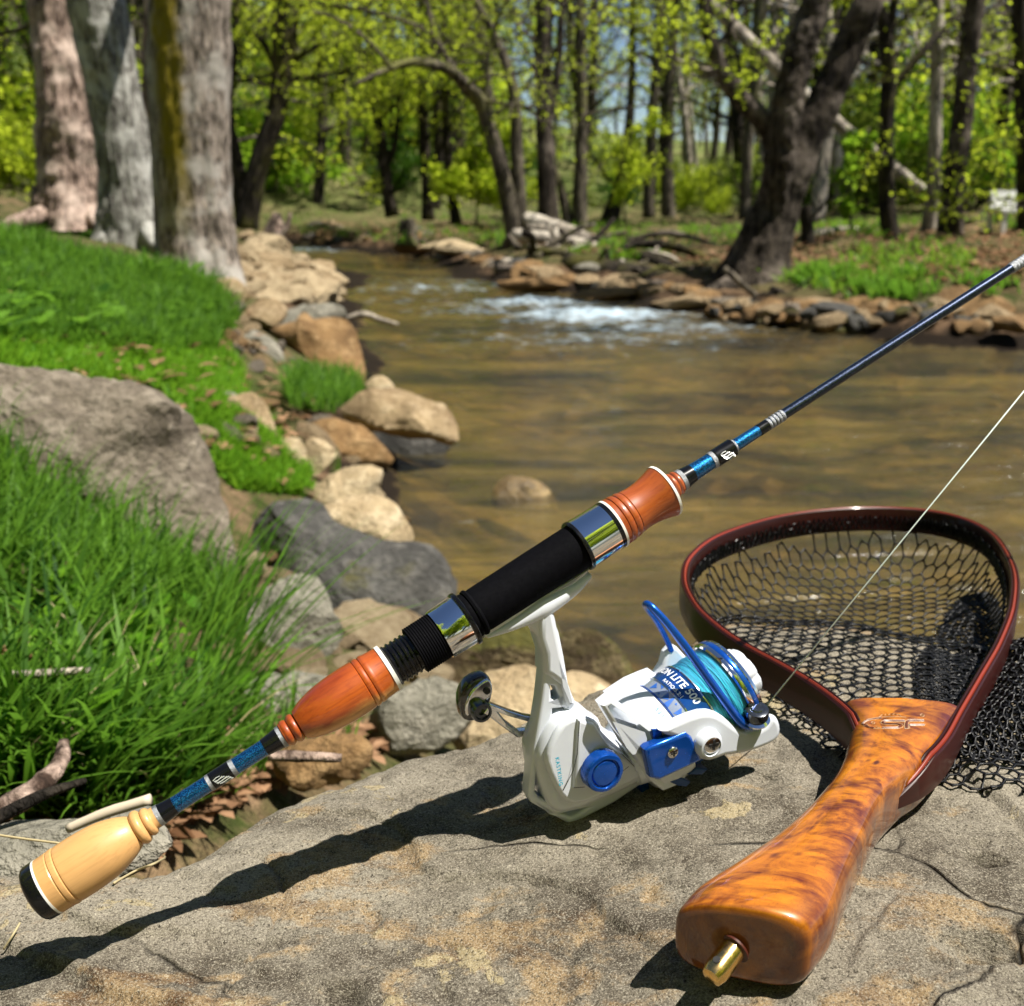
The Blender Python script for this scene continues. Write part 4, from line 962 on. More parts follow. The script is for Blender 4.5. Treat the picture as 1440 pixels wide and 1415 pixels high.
def tangle(label, boxes, n, seed):
    r_ = np.random.RandomState(seed); root = thing('driftwood_pile', label, 'driftwood', tuple(A(*boxes[0][:3]) - [0, 0, .1]))
    o_ = np.array(root.location)
    for k in range(n):
        u0, v0, Y0, du, dv = boxes[r_.randint(len(boxes))]; u = u0 + r_.uniform(-du, du); v = v0 + r_.uniform(-dv, dv)
        c = A(u, v, Y0 + r_.uniform(-.35, .35)); L = r_.uniform(.3, 1.1); az = r_.normal()*.9; d = np.array([math.cos(az), math.sin(az)*.6, r_.normal()*.28])
        P = np.array([c - d*L/2, c - d*L*.15 + r_.normal(size=3)*.05, c + d*L*.2 + r_.normal(size=3)*.05, c + d*L/2]); rr = r_.uniform(.012, .05)
        mb = MB(); P = catmull(P, 4); mb.add(*tube(P, np.linspace(rr, rr*.5, len(P)), 7, wob=.3, seed=k))
        me = raw_mesh('branch', np.concatenate(mb.v) - o_, mb.f, BK[['dark', 'dark', 'fork', 'mid', 'pale', 'dark'][r_.randint(6)]]); put('branch', me, root)
tangle('dark tangle of dead branches around and under the bleached logs on the far bank', [(780, 360, 11.9, 70, 16), (880, 375, 11.0, 90, 18), (960, 395, 10.2, 50, 14), (820, 340, 12.4, 60, 10)], 46, 3)
tangle('dark roots and branches strewn along the right bank behind the rod shaft', [(1130, 438, 8.5, 60, 12), (1240, 448, 8.1, 80, 14), (1380, 455, 7.7, 90, 14)], 44, 5)
# ------------------------------------------------------------------ grass
def blades(P, L, wd, rs, lean=.5, seg=4, dirbias=None, droop=.7):
    n = len(P); az = rs.uniform(0, 2*math.pi, n); d = np.stack([np.cos(az), np.sin(az), 0*az], 1)
    if dirbias is not None: d = d + np.asarray(dirbias); d /= np.linalg.norm(d, axis=1)[:, None]
    side = np.stack([-d[:, 1], d[:, 0], 0*az], 1); tw = rs.uniform(-.6, .6, n)[:, None]; side = side*np.cos(tw) + d*np.sin(tw)
    le = (lean*rs.uniform(.2, 1.4, n))[:, None]; dr = (droop*rs.uniform(.2, 1.3, n))[:, None]
    L = np.asarray(L).reshape(-1, 1)*np.ones((n, 1)); V = []
    for k in range(seg + 1):
        t = k/seg; h = t - .35*dr*t**2.2; out = le*t + dr*.75*t**2
        nm_ = 1/np.sqrt(1 + le**2*.6)
        c = P + L*nm_*(np.array([0, 0, 1.])*h + d*out*.8)
        wv = wd*(1 - t**1.8)*(.55 + .45*min(1, t*4)); wv = np.asarray(wv).reshape(-1, 1)
        V += [c - side*wv, c + side*wv]
    V = np.stack(V, 1).reshape(-1, 3); m = 2*(seg + 1)
    b = np.arange(n)[:, None]*m; F = []
    for k in range(seg): F.append(np.stack([b[:, 0] + 2*k, b[:, 0] + 2*k + 1, b[:, 0] + 2*k + 3, b[:, 0] + 2*k + 2], 1))
    return V, np.concatenate(F)
def pix_pts(poly, n, rs):
    """random ground points seen inside a pixel polygon"""
    poly = np.array(poly, float); lo, hi = poly.min(0), poly.max(0); out = []
    tot = 0
    while tot < n:
        q = rs.uniform(lo, hi, (n*2, 2)); q = q[poly_sd(q, poly) > 0]; out.append(q); tot += len(q)
    q = np.concatenate(out)[:n]
    z = np.full(len(q), .45)
    a = (q[:, 0] - W0/2)/FPX; b = -(q[:, 1] - H0/2)/FPX
    ry = CP + b*SP; rz = -SP + b*CP
    for _ in range(10):
        t = (z - CAMZ)/rz; z = .5*z + .5*np.minimum(terr(a*t, ry*t), .95)
    t = (z - CAMZ)/rz
    return np.stack([a*t, ry*t, z], 1)
def grass(name, label, P, L, wd, mat, seed, **kw):
    rs = np.random.RandomState(seed); V, F = blades(P, L, wd, rs, **kw)
    return tag(put(name, raw_mesh(name, V, F, M[mat] if isinstance(mat, str) else mat, smooth=True)), label, 'grass', kind='stuff')
rs = np.random.RandomState(21)
P = pix_pts([(-60, 850), (120, 860), (220, 900), (280, 950), (350, 1010), (330, 1060), (290, 1130), (200, 1165), (-60, 1180)], 2900, rs)
n1 = fbm(P*7, 2) > .0; P = P[n1]
grass('grass', 'tall bright green grass in front of the left boulder', P, rs.uniform(.05, .17, len(P))*np.where(rs.rand(len(P)) < .06, 1.4, 1), rs.uniform(.0018, .0058, len(P)), 'grass', 1, lean=.6, droop=.8, seg=6, dirbias=(.25, -.1, 0))
grass('dead_grass', 'straw coloured dead stems among the tall grass', P[::14] , rs.uniform(.05, .16, len(P[::14])), .0014, 'straw', 17, lean=.9, seg=5)
P = pix_pts([(230, 930), (330, 960), (340, 1030), (250, 1080)], 90, rs)
q_ = P[rs.rand(len(P)) < .0]
grass('grass', 'long thin grass blades leaning over the pale slab', P, rs.uniform(.16, .30, len(P)), .0022, 'grass', 2, lean=.8, droop=.7, seg=7, dirbias=(1.4, .6, 0))
P = pix_pts([(-60, 320), (230, 345), (320, 400), (335, 460), (300, 500), (180, 500), (0, 492), (-60, 480)], 30000, rs)
grass('grass', 'lush green grass on the slope below the three big trunks', P, rs.uniform(.05, .13, len(P))*np.clip(P[:, 1]/4, .6, 1.3), .0045, 'grass', 3, lean=.4, seg=3)
P = pix_pts([(-40, 480), (180, 480), (310, 450), (335, 500), (350, 560), (440, 660), (430, 700), (330, 690), (290, 640), (240, 570), (150, 545), (-40, 525)], 22000, rs)
P = P[fbm(P*4, 3) > -.25]
grass('grass', 'short bright grass around the back and right end of the large left boulder', P, rs.uniform(.015, .06, len(P)), .004, 'moss_green', 14, lean=.6, seg=2)
P = pix_pts([(180, 495), (300, 480), (330, 560), (420, 660), (440, 700), (350, 690), (300, 660), (270, 560), (250, 530)], 16000, rs)
grass('moss', 'bright yellow green moss and short grass running down to the cream stones', P, rs.uniform(.012, .05, len(P)), .004, 'moss_green', 4, lean=.6, seg=2)
P = pix_pts([(400, 560), (430, 540), (500, 550), (515, 580), (470, 600), (410, 595)], 1500, rs); P[:, 2] += .05
P[:, 2] = np.maximum(P[:, 2], .14)
grass('grass', 'small dark green grass tuft on the mossy stone at the water', P, rs.uniform(.06, .13, len(P)), .003, 'grass', 5, lean=.5, seg=3)
P = pix_pts([(400, 300), (700, 305), (1000, 322), (1440, 300), (1440, 400), (1200, 425), (1110, 400), (1000, 380), (700, 350), (560, 342), (420, 330)], 26000, rs)
P = P[(rs.rand(len(P)) < np.where((P[:, 0] > 1.9) & (P[:, 1] < 10.5), .28, 1)) & (fbm(P*.9, 3) > .04) & (fbm(P*3.1 + 4, 2) > -.15)]
grass('grass', 'green lawn and bank grass on the far side of the creek', P, rs.uniform(.05, .14, len(P)), .012, 'grass_far', 6, lean=.4, seg=2)
P = pix_pts([(1120, 380), (1440, 400), (1440, 432), (1300, 425), (1110, 410)], 4200, rs); P = P[(fbm(P*2.6 + 3, 3) > .10) & (rs.rand(len(P)) < .6)]
grass('grass', 'dark green grass hanging over the right bank', P, rs.uniform(.08, .18, len(P)), .009, 'grass', 7, lean=.6, seg=3, dirbias=(0, -.8, 0))
# broad leaves among the grass
def broad(P, size, rs, tilt=.5):
    V = []; F = []
    for k, p in enumerate(P):
        az = rs.uniform(0, 6.28); d = np.array([math.cos(az), math.sin(az), rs.uniform(.1, tilt + .4)]); d /= np.linalg.norm(d); s = np.cross(d, [0, 0, 1]); s /= np.linalg.norm(s); nn = np.cross(s, d)
        L = size*rs.uniform(.6, 1.3); wv = L*rs.uniform(.22, .34); b = len(V)
        for t, ww in ((0, .08), (.25, .7), (.5, 1), (.75, .75), (1, .05)):
            c = p + d*L*t - nn*L*.25*t*t
            V += [c - s*wv*ww + nn*wv*.25*ww, c, c + s*wv*ww + nn*wv*.25*ww]
        for q in range(4):
            for h in range(2): i0 = b + q*3 + h; F.append((i0, i0+1, i0+4, i0+3))
    return np.array(V), F
P = pix_pts([(60, 850), (330, 900), (330, 1060), (240, 1120), (0, 1130)], 60, rs); P[:, 2] += rs.uniform(.01, .08, len(P))
V, F = broad(P, .035, rs); tag(put('leaf_plants', raw_mesh('leaf_plants', V, F, M['moss_green'])), 'broad light green leaves growing among the tall grass', 'plants', kind='stuff')
P = pix_pts([(-40, 340), (300, 380), (320, 480), (0, 500)], 130, rs); P[:, 2] += .05
V, F = broad(P, .075, rs); tag(put('leaf_plants', raw_mesh('leaf_plants', V, F, M['grass'])), 'broad leaves scattered through the grass slope at left', 'plants', kind='stuff')
pu = on(468, 680, .16); V, F = blades(np.array([pu, pu + [.01, 0, 0], pu + [-.01, .01, 0]]), np.array([.13, .09, .08]), np.array([.010]), np.random.RandomState(3), lean=.5, droop=.1, seg=5, dirbias=(3, 0, 0))
tag(put('leafy_shoot', raw_mesh('leafy_shoot', V - pu, F, M['grass']), None, pu), 'upright broad green leaf among the cream stones', 'plant')
# dead leaves, sticks
P = np.concatenate([pix_pts([(-40, 900), (60, 930), (200, 1050), (260, 1130), (0, 1180), (-40, 1180)], 300, rs), pix_pts([(230, 1060), (480, 1020), (500, 1060), (330, 1130), (230, 1160)], 200, rs)]); P[:, 2] += .006
V, F = broad(P, .028, rs, .2); tag(put('dead_leaves', raw_mesh('dead_leaves', V, F, M['dry'])), 'brown dead leaves littering the soil under the grass', 'leaves', kind='stuff')
P = pix_pts([(-20, 380), (330, 420), (450, 620), (420, 700), (300, 650), (0, 480)], 240, rs); P[:, 2] += .03
V, F = broad(P, .045, rs, .2); tag(put('dead_leaves', raw_mesh('dead_leaves', V, F, M['dry'])), 'pale dead leaves on the grass slope', 'leaves', kind='stuff')
P = pix_pts([(1120, 320), (1440, 300), (1440, 400), (1200, 400), (700, 345), (430, 330), (430, 310), (1000, 330)], 3500, rs); P[:, 2] += .02
V, F = broad(P, .07, rs, .2); tag(put('dead_leaves', raw_mesh('dead_leaves', V, F, M['dry'])), 'brown leaf litter on the far bank', 'leaves', kind='stuff')
def stick(label, pts, rad, bark, seed):
    return log('stick', label, pts, rad, bark, 'stick', 8, seed, .25)
P = pix_pts([(120, 1150), (300, 1060), (420, 1010), (560, 1020), (520, 1080), (380, 1120), (220, 1200), (60, 1240), (-60, 1240), (-60, 1150)], 900, rs); P[:, 2] += rs.uniform(.002, .012, len(P))
V, F = broad(P, .024, rs, .1); tag(put('dead_leaves', raw_mesh('dead_leaves', V, F, M['dry'])), 'curled brown dead leaves packed behind the rim of the front boulder', 'leaves', kind='stuff')
P = pix_pts([(60, 1160), (300, 1060), (420, 1010), (520, 1060), (330, 1120), (200, 1190)], 900, rs)
grass('grass', 'thin short grass growing out of the leaf litter behind the front boulder', P, rs.uniform(.02, .09, len(P)), .0016, 'grass', 15, lean=.7, seg=4)
P = pix_pts([(-60, 620), (60, 640), (200, 760), (330, 830), (330, 900), (200, 880), (-60, 860)], 3800, rs)
grass('grass', 'deep green grass at the foot of the large left boulder', P, rs.uniform(.06, .17, len(P)), .003, 'grass', 16, lean=.5, seg=5)
stick('thick knobbly grey brown stick at the left edge above the rod butt', [dep(-30, 1150, .66), dep(30, 1125, .68), dep(80, 1080, .72), dep(90, 1045, .75)], [.007, .008, .006, .004], 'left_brown', 1)
stick('thin dark twig lying across the knobbly stick', [dep(-20, 1158, .62), dep(60, 1118, .64), dep(120, 1098, .66)], [.004, .0035, .002], 'dark', 2)
BK['peeled'] = plain('peeled_wood', (.50, .42, .32), .6, nscale=30)
log('stick', 'pale peeled stick behind the tan wooden butt grip', [dep(95, 1166, .60), dep(150, 1143, .60), dep(212, 1124, .60)], [.0026, .003, .003], 'peeled', 'stick', 10, 3, .12)
stick('pale thin twig in the grass at the left edge', [dep(-20, 950, .95), dep(60, 948, .93), dep(125, 942, .92)], [.004, .004, .003], 'pale', 4)
stick('pinkish straight stick between grass and boulder below the wooden grip', [dep(378, 1062, .75), dep(430, 1064, .75), dep(480, 1066, .75)], [.004, .004, .003], 'left_brown', 5)
stick('thin red brown twig poking out under the rod butt', [dep(-10, 1300, .48), dep(30, 1288, .485), dep(80, 1262, .5)], [.0012, .0012, .0009], 'left_brown', 6)
def straw(label, pts, r=.0005):
    P = catmull(np.array(pts), 6); mb = MB().add(*tube(P, r, 5)); o = obj('straw', mb, M['straw'], origin=np.array(pts[0])); tag(o, label, 'straw')
def onrock(u, v, up=.0015):
    p = on(u, v, ROCKZ)
    for _ in range(6): p = on(u, v, rockH(p[0], p[1]) + up)
    return p
straw('bent dry grass straw on the boulder beside the tan grip', [onrock(160, 1242), onrock(190, 1225), onrock(222, 1212, .006), onrock(228, 1203, .008), onrock(200, 1197, .004)], .0006)
straw('dry straw at the left edge below the butt of the rod', [onrock(5, 1335), onrock(18, 1315, .004), onrock(28, 1298, .005)])
straw('long pale straw lying on the slab left of the tan grip', [dep(-10, 1173, .50), dep(30, 1179, .50), dep(85, 1186, .50)], .0006)

# ================================================================== the fishing rod
B3 = dep(67, 1247, .43); T3 = dep(1440, 366, .56)
E1 = (T3 - B3)/np.linalg.norm(T3 - B3)
E3 = np.cross(E1, [0, 0, 1.]); E3 /= np.linalg.norm(E3)
if E3[1] > 0: E3 = -E3                       # towards the camera
E2 = np.cross(E3, E1); E2 = E2 if E2[2] < 0 else -E2   # downwards, towards the reel
def dopt(p): return float(np.dot(p - CAM, [0, CP, -SP]))
def rod_s(u):
    k = (u - W0/2)/FPX; x0, dx = B3[0], (T3 - B3)[0]; d0, dd = dopt(B3), dopt(T3) - dopt(B3)
    t = (k*d0 - x0)/(dx - k*dd); return t*np.linalg.norm(T3 - B3)
def rp(u, rpx):
    s = rod_s(u); p = B3 + E1*s; return (s, rpx*dopt(p)/FPX)
def fixn(o):
    import bmesh
    bm = bmesh.new(); bm.from_mesh(o.data); bmesh.ops.recalc_face_normals(bm, faces=bm.faces); bm.to_mesh(o.data); bm.free(); return o
def part(name, mb, mat, parent, smooth=True, sharp=40):
    o = fixn(obj(name, mb, mat, parent, smooth))
    if smooth: sharpen(o, sharp)
    return o
def wood_mat(name, a, b, c3, ringscale=1, rough=.18, coat=1.0, knots=False, stripe=None):
    N = NT(name); c = N.coord('lp', (9, 45, 45)); c2 = N.coord('lp', (30, 30, 30)); cb = N.coord('lp')
    f = N.noise(c, 1.0*ringscale, 6, .6, 1.2); g = N.noise(c2, 1.6, 5, .6, .6); h = N.noise(N.coord('lp', (60, 700, 700)), 1, 3, .6)
    col = N.mix(N.ramp(f, [(.32, 0), (.68, 1)]), a, b); col = N.mix(N.ramp(g, [(.5, 0), (.7, .8)]), col, c3)
    if stripe: 
        y = N.math('ADD', N.sep(cb)[1], N.math('MULTIPLY', N.math('SUBTRACT', g, .5), .012))
        col = N.mix(N.ramp(N.math('ADD', N.math('MULTIPLY', y, 60), .5), [(.46, 0), (.72, .85)]), col, stripe)
    col = N.mix(N.ramp(h, [(.35, .35), (.5, 0)]), col, tuple(x*.72 for x in a))
    N.set(col=col, rough=.42, coat=coat, coatr=rough*.35, spec=.4); return N.m
W_tan = wood_mat('tan_wood', (.50, .275, .10), (.55, .31, .12), (.53, .29, .11), 1, .5, .15)
W_red = wood_mat('red_cedar_wood', (.16, .018, .003), (.38, .075, .008), (.25, .035, .005), 1.2, .2, .6, stripe=(.64, .31, .08))
W_red2 = wood_mat('red_cedar_wood_upper', (.22, .036, .005), (.34, .075, .010), (.27, .05, .007), 1.2, .2, .6)
blk = plain('black_foam', (.003, .003, .004), .7, nscale=400, var=.5, bump=.25, spec=.03)
blkg = plain('black_gloss', (.004, .004, .005), .25, coat=.35, spec=.2)
ring_w = plain('white_ring', (.75, .74, .70), .35)
chrome = plain('chrome', (.80, .82, .86), .07, 1.0, var=.02)
silver = plain('silver_thread', (.30, .31, .33), .4, .8, nscale=900, var=.5, bump=.6)
def sparkle(name, col, col2):
    N = NT(name); c = N.coord('lp'); v = N.vor(c, 3300, 'F1', 'Color'); x = N.sep(v)[0]
    cc = N.mix(N.ramp(x, [(.3, 0), (1, 1)]), col, col2); N.set(col=cc, rough=N.ramp(x, [(0, .22), (1, .45)]), metal=.85, coat=1.0, coatr=.04); return N.m
blue_fl = sparkle('blue_flake', (.003, .035, .14), (.012, .20, .48))
blank_m = sparkle('dark_blank', (.004, .006, .013), (.02, .03, .06))
rod = thing('fishing_rod', 'fishing rod with wooden grips and blue wrapped shaft, propped diagonally across the boulder', 'fishing rod', tuple(B3))
def rpart(name, prof, mat, ns=56, label=None):
    P = [rp(u, r) for u, r in prof]; P = [(P[0][0], .0005)] + P + [(P[-1][0], .0005)]
    V, F, LP = lathe(P, B3, E1, E2, E3, ns)
    o = part(name, MB().add(V, F, LP), mat, rod, sharp=32)
    if label: o['label'] = label
    return o
def smoothp(pts, k=5): return [tuple(q) for q in catmull(np.array(pts, float), k)]
rpart('butt_cap', [(46, 33), (48, 38), (51, 41), (54, 42), (66, 42.5)], blkg)
rpart('ring', [(66, 42.2), (69, 42.2)], ring_w)
rpart('butt_grip', [(69, 42), (84, 42.5), (85.5, 41.5), (87, 43), (90, 43.4), (93, 43), (94.5, 41.3), (96, 42.8)] + smoothp([(97, 43), (120, 43), (148, 40.5), (170, 34), (184, 27), (190, 22.5)]) +
      [(191, 21)] + smoothp([(192, 23), (196, 25.5), (201, 24.5), (204, 20)]) + [(205, 18)] + smoothp([(206, 20), (209, 21), (213, 19.5), (215, 16)]) + [(216, 15.5), (221, 15.5)], W_tan, label='tan wooden butt grip')
rpart('winding', [(221, 15.6), (227, 15.4)], silver)
rpart('winding', [(227, 15.2), (236, 14.2), (246, 12.8)], blkg, label='black winding')
rpart('lower_shaft', [(246, 12.4), (293, 11.9)], blue_fl)
rpart('winding', [(293, 12.4), (298, 12.4)], silver)
rpart('emblem_band', [(298, 12.9), (325, 12.9)], blkg)
rpart('winding', [(325, 12.4), (331, 12.4)], silver)
rpart('lower_shaft', [(331, 11.9), (372, 12.2)], blue_fl)
rpart('winding', [(372, 12.8), (384, 14.2), (393, 15.5)], blkg, label='black winding')
rpart('winding', [(393, 16), (398, 16.4)], silver)
rpart('lower_grip', [(398, 16.2), (399, 18)] + smoothp([(400, 18), (403, 19.6), (407, 19), (409, 17)]) + smoothp([(410, 19), (414, 21.5), (418, 20.5), (420, 18)]) +
      smoothp([(421, 22), (432, 28), (450, 33.5), (470, 36.5), (492, 37.5), (510, 37)]) + [(511, 35.5)] + smoothp([(512, 36.8), (515, 37.4), (518, 36.6)], 3) + [(519, 35.2)] + smoothp([(520, 36.5), (523, 37), (526, 36.2)], 3) + [(527, 35.8), (543, 34.5)], W_red, label='red and honey wooden lower grip')
rpart('ring', [(543, 35.5), (548, 35.5)], ring_w)
rpart('seat_thread', [(548, 29)] + [q for k in range(5) for q in ((550+k*6.5, 30.5), (552+k*6.5, 31), (553.5+k*6.5, 28.5), (556+k*6.5, 28.5))] + [(586, 29)], blkg)
kn = [(u, 34.6 if k % 2 else 35.6) for k, u in enumerate(np.linspace(584, 616, 22))]
rpart('locking_nut', [(583, 33)] + kn + [(618, 35)], blk)
rpart('lower_hood', [(618, 36.6), (620, 37.2), (649, 38.5), (651, 38.2)], chrome)
rpart('hood_ring', [(651, 40.2), (652.5, 41.3), (656, 41.3), (657, 40)], blkg)
rpart('reel_seat', [(657, 33), (661, 34), (664, 33), (665, 35), (668, 36), (670, 35), (671, 32.5)] + [(676, 33), (678, 33)] + [(812, 33.5)], blk)
rpart('hood_ring', [(811, 37.5), (812, 38.6), (815, 38.6), (816, 37.6)], blkg)
rpart('upper_hood', [(816, 37.6), (822, 37.4), (855, 36.3)], chrome)
rpart('hood_ring', [(855, 36.6), (860, 36.6)], blkg)
rpart('ring', [(860, 36.9), (863, 36.9)], ring_w)
rpart('upper_grip', [(863, 36.2), (868, 36)] + [(869, 34.5)] + smoothp([(870, 35.8), (873, 36), (876, 35)], 3) + [(877, 33.5)] + smoothp([(878, 34.6), (881, 34.8), (884, 33.8)], 3) + [(885, 32.6)] +
      smoothp([(886, 33.2), (898, 31.8), (912, 33), (925, 36.5), (932, 39)]), W_red2, label='flared red wooden upper grip')
rpart('ring', [(932, 39.6), (935, 39.6)], ring_w)
rpart('grip_bead', [(935, 17)] + [q for k in range(3) for q in smoothp([(936+k*6.3, 17.5-k), (938+k*6.3, 20-k*1.2), (940.5+k*6.3, 19.5-k*1.2), (942+k*6.3, 17-k)], 3)] + [(955, 15)], W_red2)
rpart('winding', [(955, 16), (960, 15.8)], silver)
rpart('winding', [(960, 15.5), (970, 13.8), (973, 13.2)], blkg, label='black winding')
rpart('upper_shaft', [(973, 13), (999, 11.8)], blue_fl)
rpart('winding', [(999, 12.6), (1004, 12.6)], silver)
rpart('emblem_band', [(1004, 12.6), (1005, 13.4), (1029, 13.2), (1030, 12.2)], blkg)
rpart('winding', [(1030, 10.4), (1033, 10.0)], silver)
rpart('upper_shaft', [(1033, 9.2), (1066, 8.5)], blue_fl)
rpart('winding', [(1066, 8.8), (1079, 8.4)], blkg, label='black winding')
for k in range(5):
    rpart('winding', [(1079+k*4.6, 8.2), (1080+k*4.6, 8.8), (1081.3+k*4.6, 8.8), (1082.3+k*4.6, 8.2)], silver)
rpart('upper_shaft', [(1078, 8.0), (1103, 7.6), (1420, 6.9), (1560, 6.5), (1800, 5.8), (2200, 4.8)], blank_m, label='long dark blank')
for k in range(6):
    rpart('winding', [(1421+k*4.2, 7.1), (1422+k*4.2, 7.9), (1424+k*4.2, 7.9), (1425+k*4.2, 7.1)], silver)
# silver winged emblem on both bands
for uc, rr in ((311.5, 13.2), (1017, 13.6)):
    mb = MB(); s0, r0 = rp(uc, rr)
    for k in range(9):
        a0 = .55 - k*.16; ln = .0022*(1.2 - abs(k-4)*.12); sk = (k - 4)*.0005
        pts = [B3 + E1*(s0 + sk + ln*q) + (E2*math.cos(a)+E3*math.sin(a))*r0 for q, a in ((-1, math.pi/2 + a0*.9), (0, math.pi/2 + a0*.9 - .10*(1 if k % 2 else -1)), (1, math.pi/2 + a0*.9 + .05))]
        mb.add(*tube(np.array(pts), .00022, 4))
    part('emblem', mb, plain('emblem_silver', (.7, .7, .68), .3, .6), rod)
# stripper guide further up the rod, where the line runs
sg = rod_s(1665); gc = B3 + E1*sg
mb = MB(); th = np.linspace(0, 2*math.pi, 28, endpoint=False)
mb.add(*tube(np.array([gc + E2*.030 + (E2*math.cos(a) + E3*math.sin(a))*.013 for a in th]), .0012, 6, closed=True))
for q in (-.018, .018): mb.add(*tube(np.array([gc + E1*q + E2*.003, gc + E1*q*.3 + E2*.016]), .0009, 5))
part('line_guide', mb, chrome, rod)

# ================================================================== the reel
RO = plane_hit(1020, 962, B3, E3)            # on the spool axis, middle of the spool lip
def ST(u, v, w=0.0):
    p = plane_hit(u, v, B3 + E3*w, E3) - RO; return np.dot(p, E1), np.dot(p, E2)
def L3(s, t, w): return RO + E1*s + E2*t + E3*w
def RP(u, v, w=0.0): s, t = ST(u, v, w); return L3(s, t, w)
KP = dopt(RO)/FPX                            # metres per pixel at the reel
def white_mat():
    N = NT('white_reel_paint'); c = N.coord('lp'); N.set(col=N.mix(N.noise(c, 90, 4), (.57, .60, .66), (.63, .66, .72)), rough=.3, coat=.4, coatr=.08, nrm=N.bump(N.noise(c, 260, 2), .05, .0004)); return N.m
WH = white_mat()
BLU = plain('blue_anodised', (.006, .09, .48), .22, .65, coat=.6, nscale=300, var=.15)
BLK = plain('dark_gap', (.01, .01, .01), .6)
CYAN = plain('cyan_print', (.02, .42, .62), .4)
PRW = plain('white_print', (.8, .82, .85), .4)
GREYM = plain('gunmetal', (.10, .11, .13), .2, .9)
reel = thing('spinning_reel', 'white and blue spinning reel with cyan line hanging under the rod, resting on the boulder', 'fishing reel', tuple(RP(800, 1157)))
def rl(name, mb, mat, smooth=True, sharp=35, label=None, parent=None):
    o = part(name, mb, mat, reel, smooth, sharp)
    if parent is not None: o.parent = parent
    if label: o['label'] = label
    return o
def pplate(loops, w0, w1, bevel, sm=0, res=3):
    """pixel outlines (traced on the plane w1) -> plate between w0 and w1 (towards the camera)"""
    L2 = []
    for L in loops:
        q = np.array([ST(u, v, w1) for u, v in L]); q = catmull(q, sm, True) if sm else q; L2.append(q)
    V, F = plate2d(L2, abs(w1 - w0), bevel, res)
    W = (w0 + w1)/2 + V[:, 2]
    P = RO + V[:, :1]*E1 + V[:, 1:2]*E2 + W[:, None]*E3
    return P, F, np.stack([V[:, 0], V[:, 1], W], 1)
frame_out = [(677,889),(745,848),(811,812),(832,797),(828,806),(806,825),(787,837),(779,850),(779,869),(787,890),(794,924),(800,962),(809,987),(822,1001),(842,1011),(848,1025),(866,1037),(890,1063),(914,1096),(864,1130),(810,1158),(799,1159),(748,1130),(744,1121),(750,1052),(754,1030),(761,985),(765,948),(765,922),(759,900),(750,885),(738,877),(720,879),(681,899)]
holeA = [(775,965),(781,966),(788,981),(787,988),(776,984)]
holeB = [(778,998),(793,996),(801,1004),(792,1009),(777,1014)]
holeC = [(755,1088),(768,1126),(759,1122),(753,1114)]
holeD = [(790,1145),(826,1137),(812,1146),(804,1149)]
rl('frame', MB().add(*pplate([frame_out, holeA, holeB, holeC, holeD], -.0045, .0045, .0016, 0)), WH)
# thicker rounded stem and foot
stem = [(760,860),(779,850),(787,890),(794,924),(800,962),(812,990),(800,1000),(790,965),(776,955),(766,948),(766,922),(759,900)]
rl('stem', MB().add(*pplate([stem], -.0062, .0062, .003, 0)), WH)
mb = MB()
foot = [RP(680, 891), RP(720, 872), RP(760, 850), RP(800, 826), RP(826, 806)]
Q = catmull(np.array(foot), 6); T_, N_, B_ = frames(Q, E2); n = len(Q)
wd_ = np.interp(np.linspace(0, 1, n), [0, .2, .5, .8, 1], [.0045, .0062, .0072, .0062, .004]); hd_ = np.interp(np.linspace(0, 1, n), [0, .3, .5, .7, 1], [.0014, .0042, .0058, .0042, .0014])
th = np.linspace(0, 2*math.pi, 20, endpoint=False)
V = (Q[:, None] + (np.cos(th)[None, :]*hd_[:, None])[..., None]*E2 + (np.sign(np.sin(th))*np.abs(np.sin(th))**.7*wd_[:, None])[..., None]*E3).reshape(-1, 3)
F = grid_faces(n, 20, True) + [tuple(range(20)), tuple((n-1)*20 + j for j in range(20))]
rl('foot', MB().add(V, F), WH)
# gear housing with its side cover
body = [(786,1012),(812,1004),(838,1010),(848,1024),(862,1040),(892,1066),(914,1094),(862,1122),(812,1142),(786,1145),(770,1126),(758,1078),(762,1052),(772,1030)]
rl('gear_housing', MB().add(*pplate([body], -.0125, .0095, .0045, 3, 5)), WH)
cover = [(792,1018),(815,1008),(838,1014),(846,1026),(849,1040),(866,1054),(896,1074),(906,1091),(864,1112),(820,1130),(796,1128),(780,1104),(768,1072),(774,1048)]
rl('side_cover', MB().add(*pplate([cover], .0085, .0125, .0022, 2, 4)), WH)
tri = [(813,1012),(836,1018),(846,1034),(858,1050),(872,1060),(860,1104),(806,1109),(810,1060)]
rl('side_cover', MB().add(*pplate([tri], .0115, .0140, .0016, 0, 4)), WH, label='raised triangular boss under the knob')
# thin panel lines
mb = MB()
for L in ([(815,1014),(812,1060),(806,1084),(792,1112)], [(822,1023),(834,1035)], [(807,1108),(822,1107)], [(874,1060),(892,1078)], [(874,1086),(884,1078)]):
    mb.add(*tube(np.array([RP(u, v, .0141) for u, v in L]), .00016, 4))
rl('panel_line', mb, BLK)
# blue knob with scallops
def sc8(s, th): return 1 - .035*np.clip(np.cos(8*th), .55, 1)*(1 if s > .0015 else 0)
kc = RP(842, 1079, .0145); kr = 28.5*KP
prof = [(0, kr*.9), (.001, kr), (.002, kr), (.0055, kr*.98), (.0065, kr*.93), (.0068, kr*.80), (.0068, kr*.76), (.0056, kr*.71), (.0056, kr*.68), (.0064, kr*.6), (.0068, kr*.3), (.0068, .0002)]
V, F, LP = lathe(prof, kc, E3, E1, E2, 96, sc8)
rl('side_knob', MB().add(V, F, LP), BLU, sharp=30)
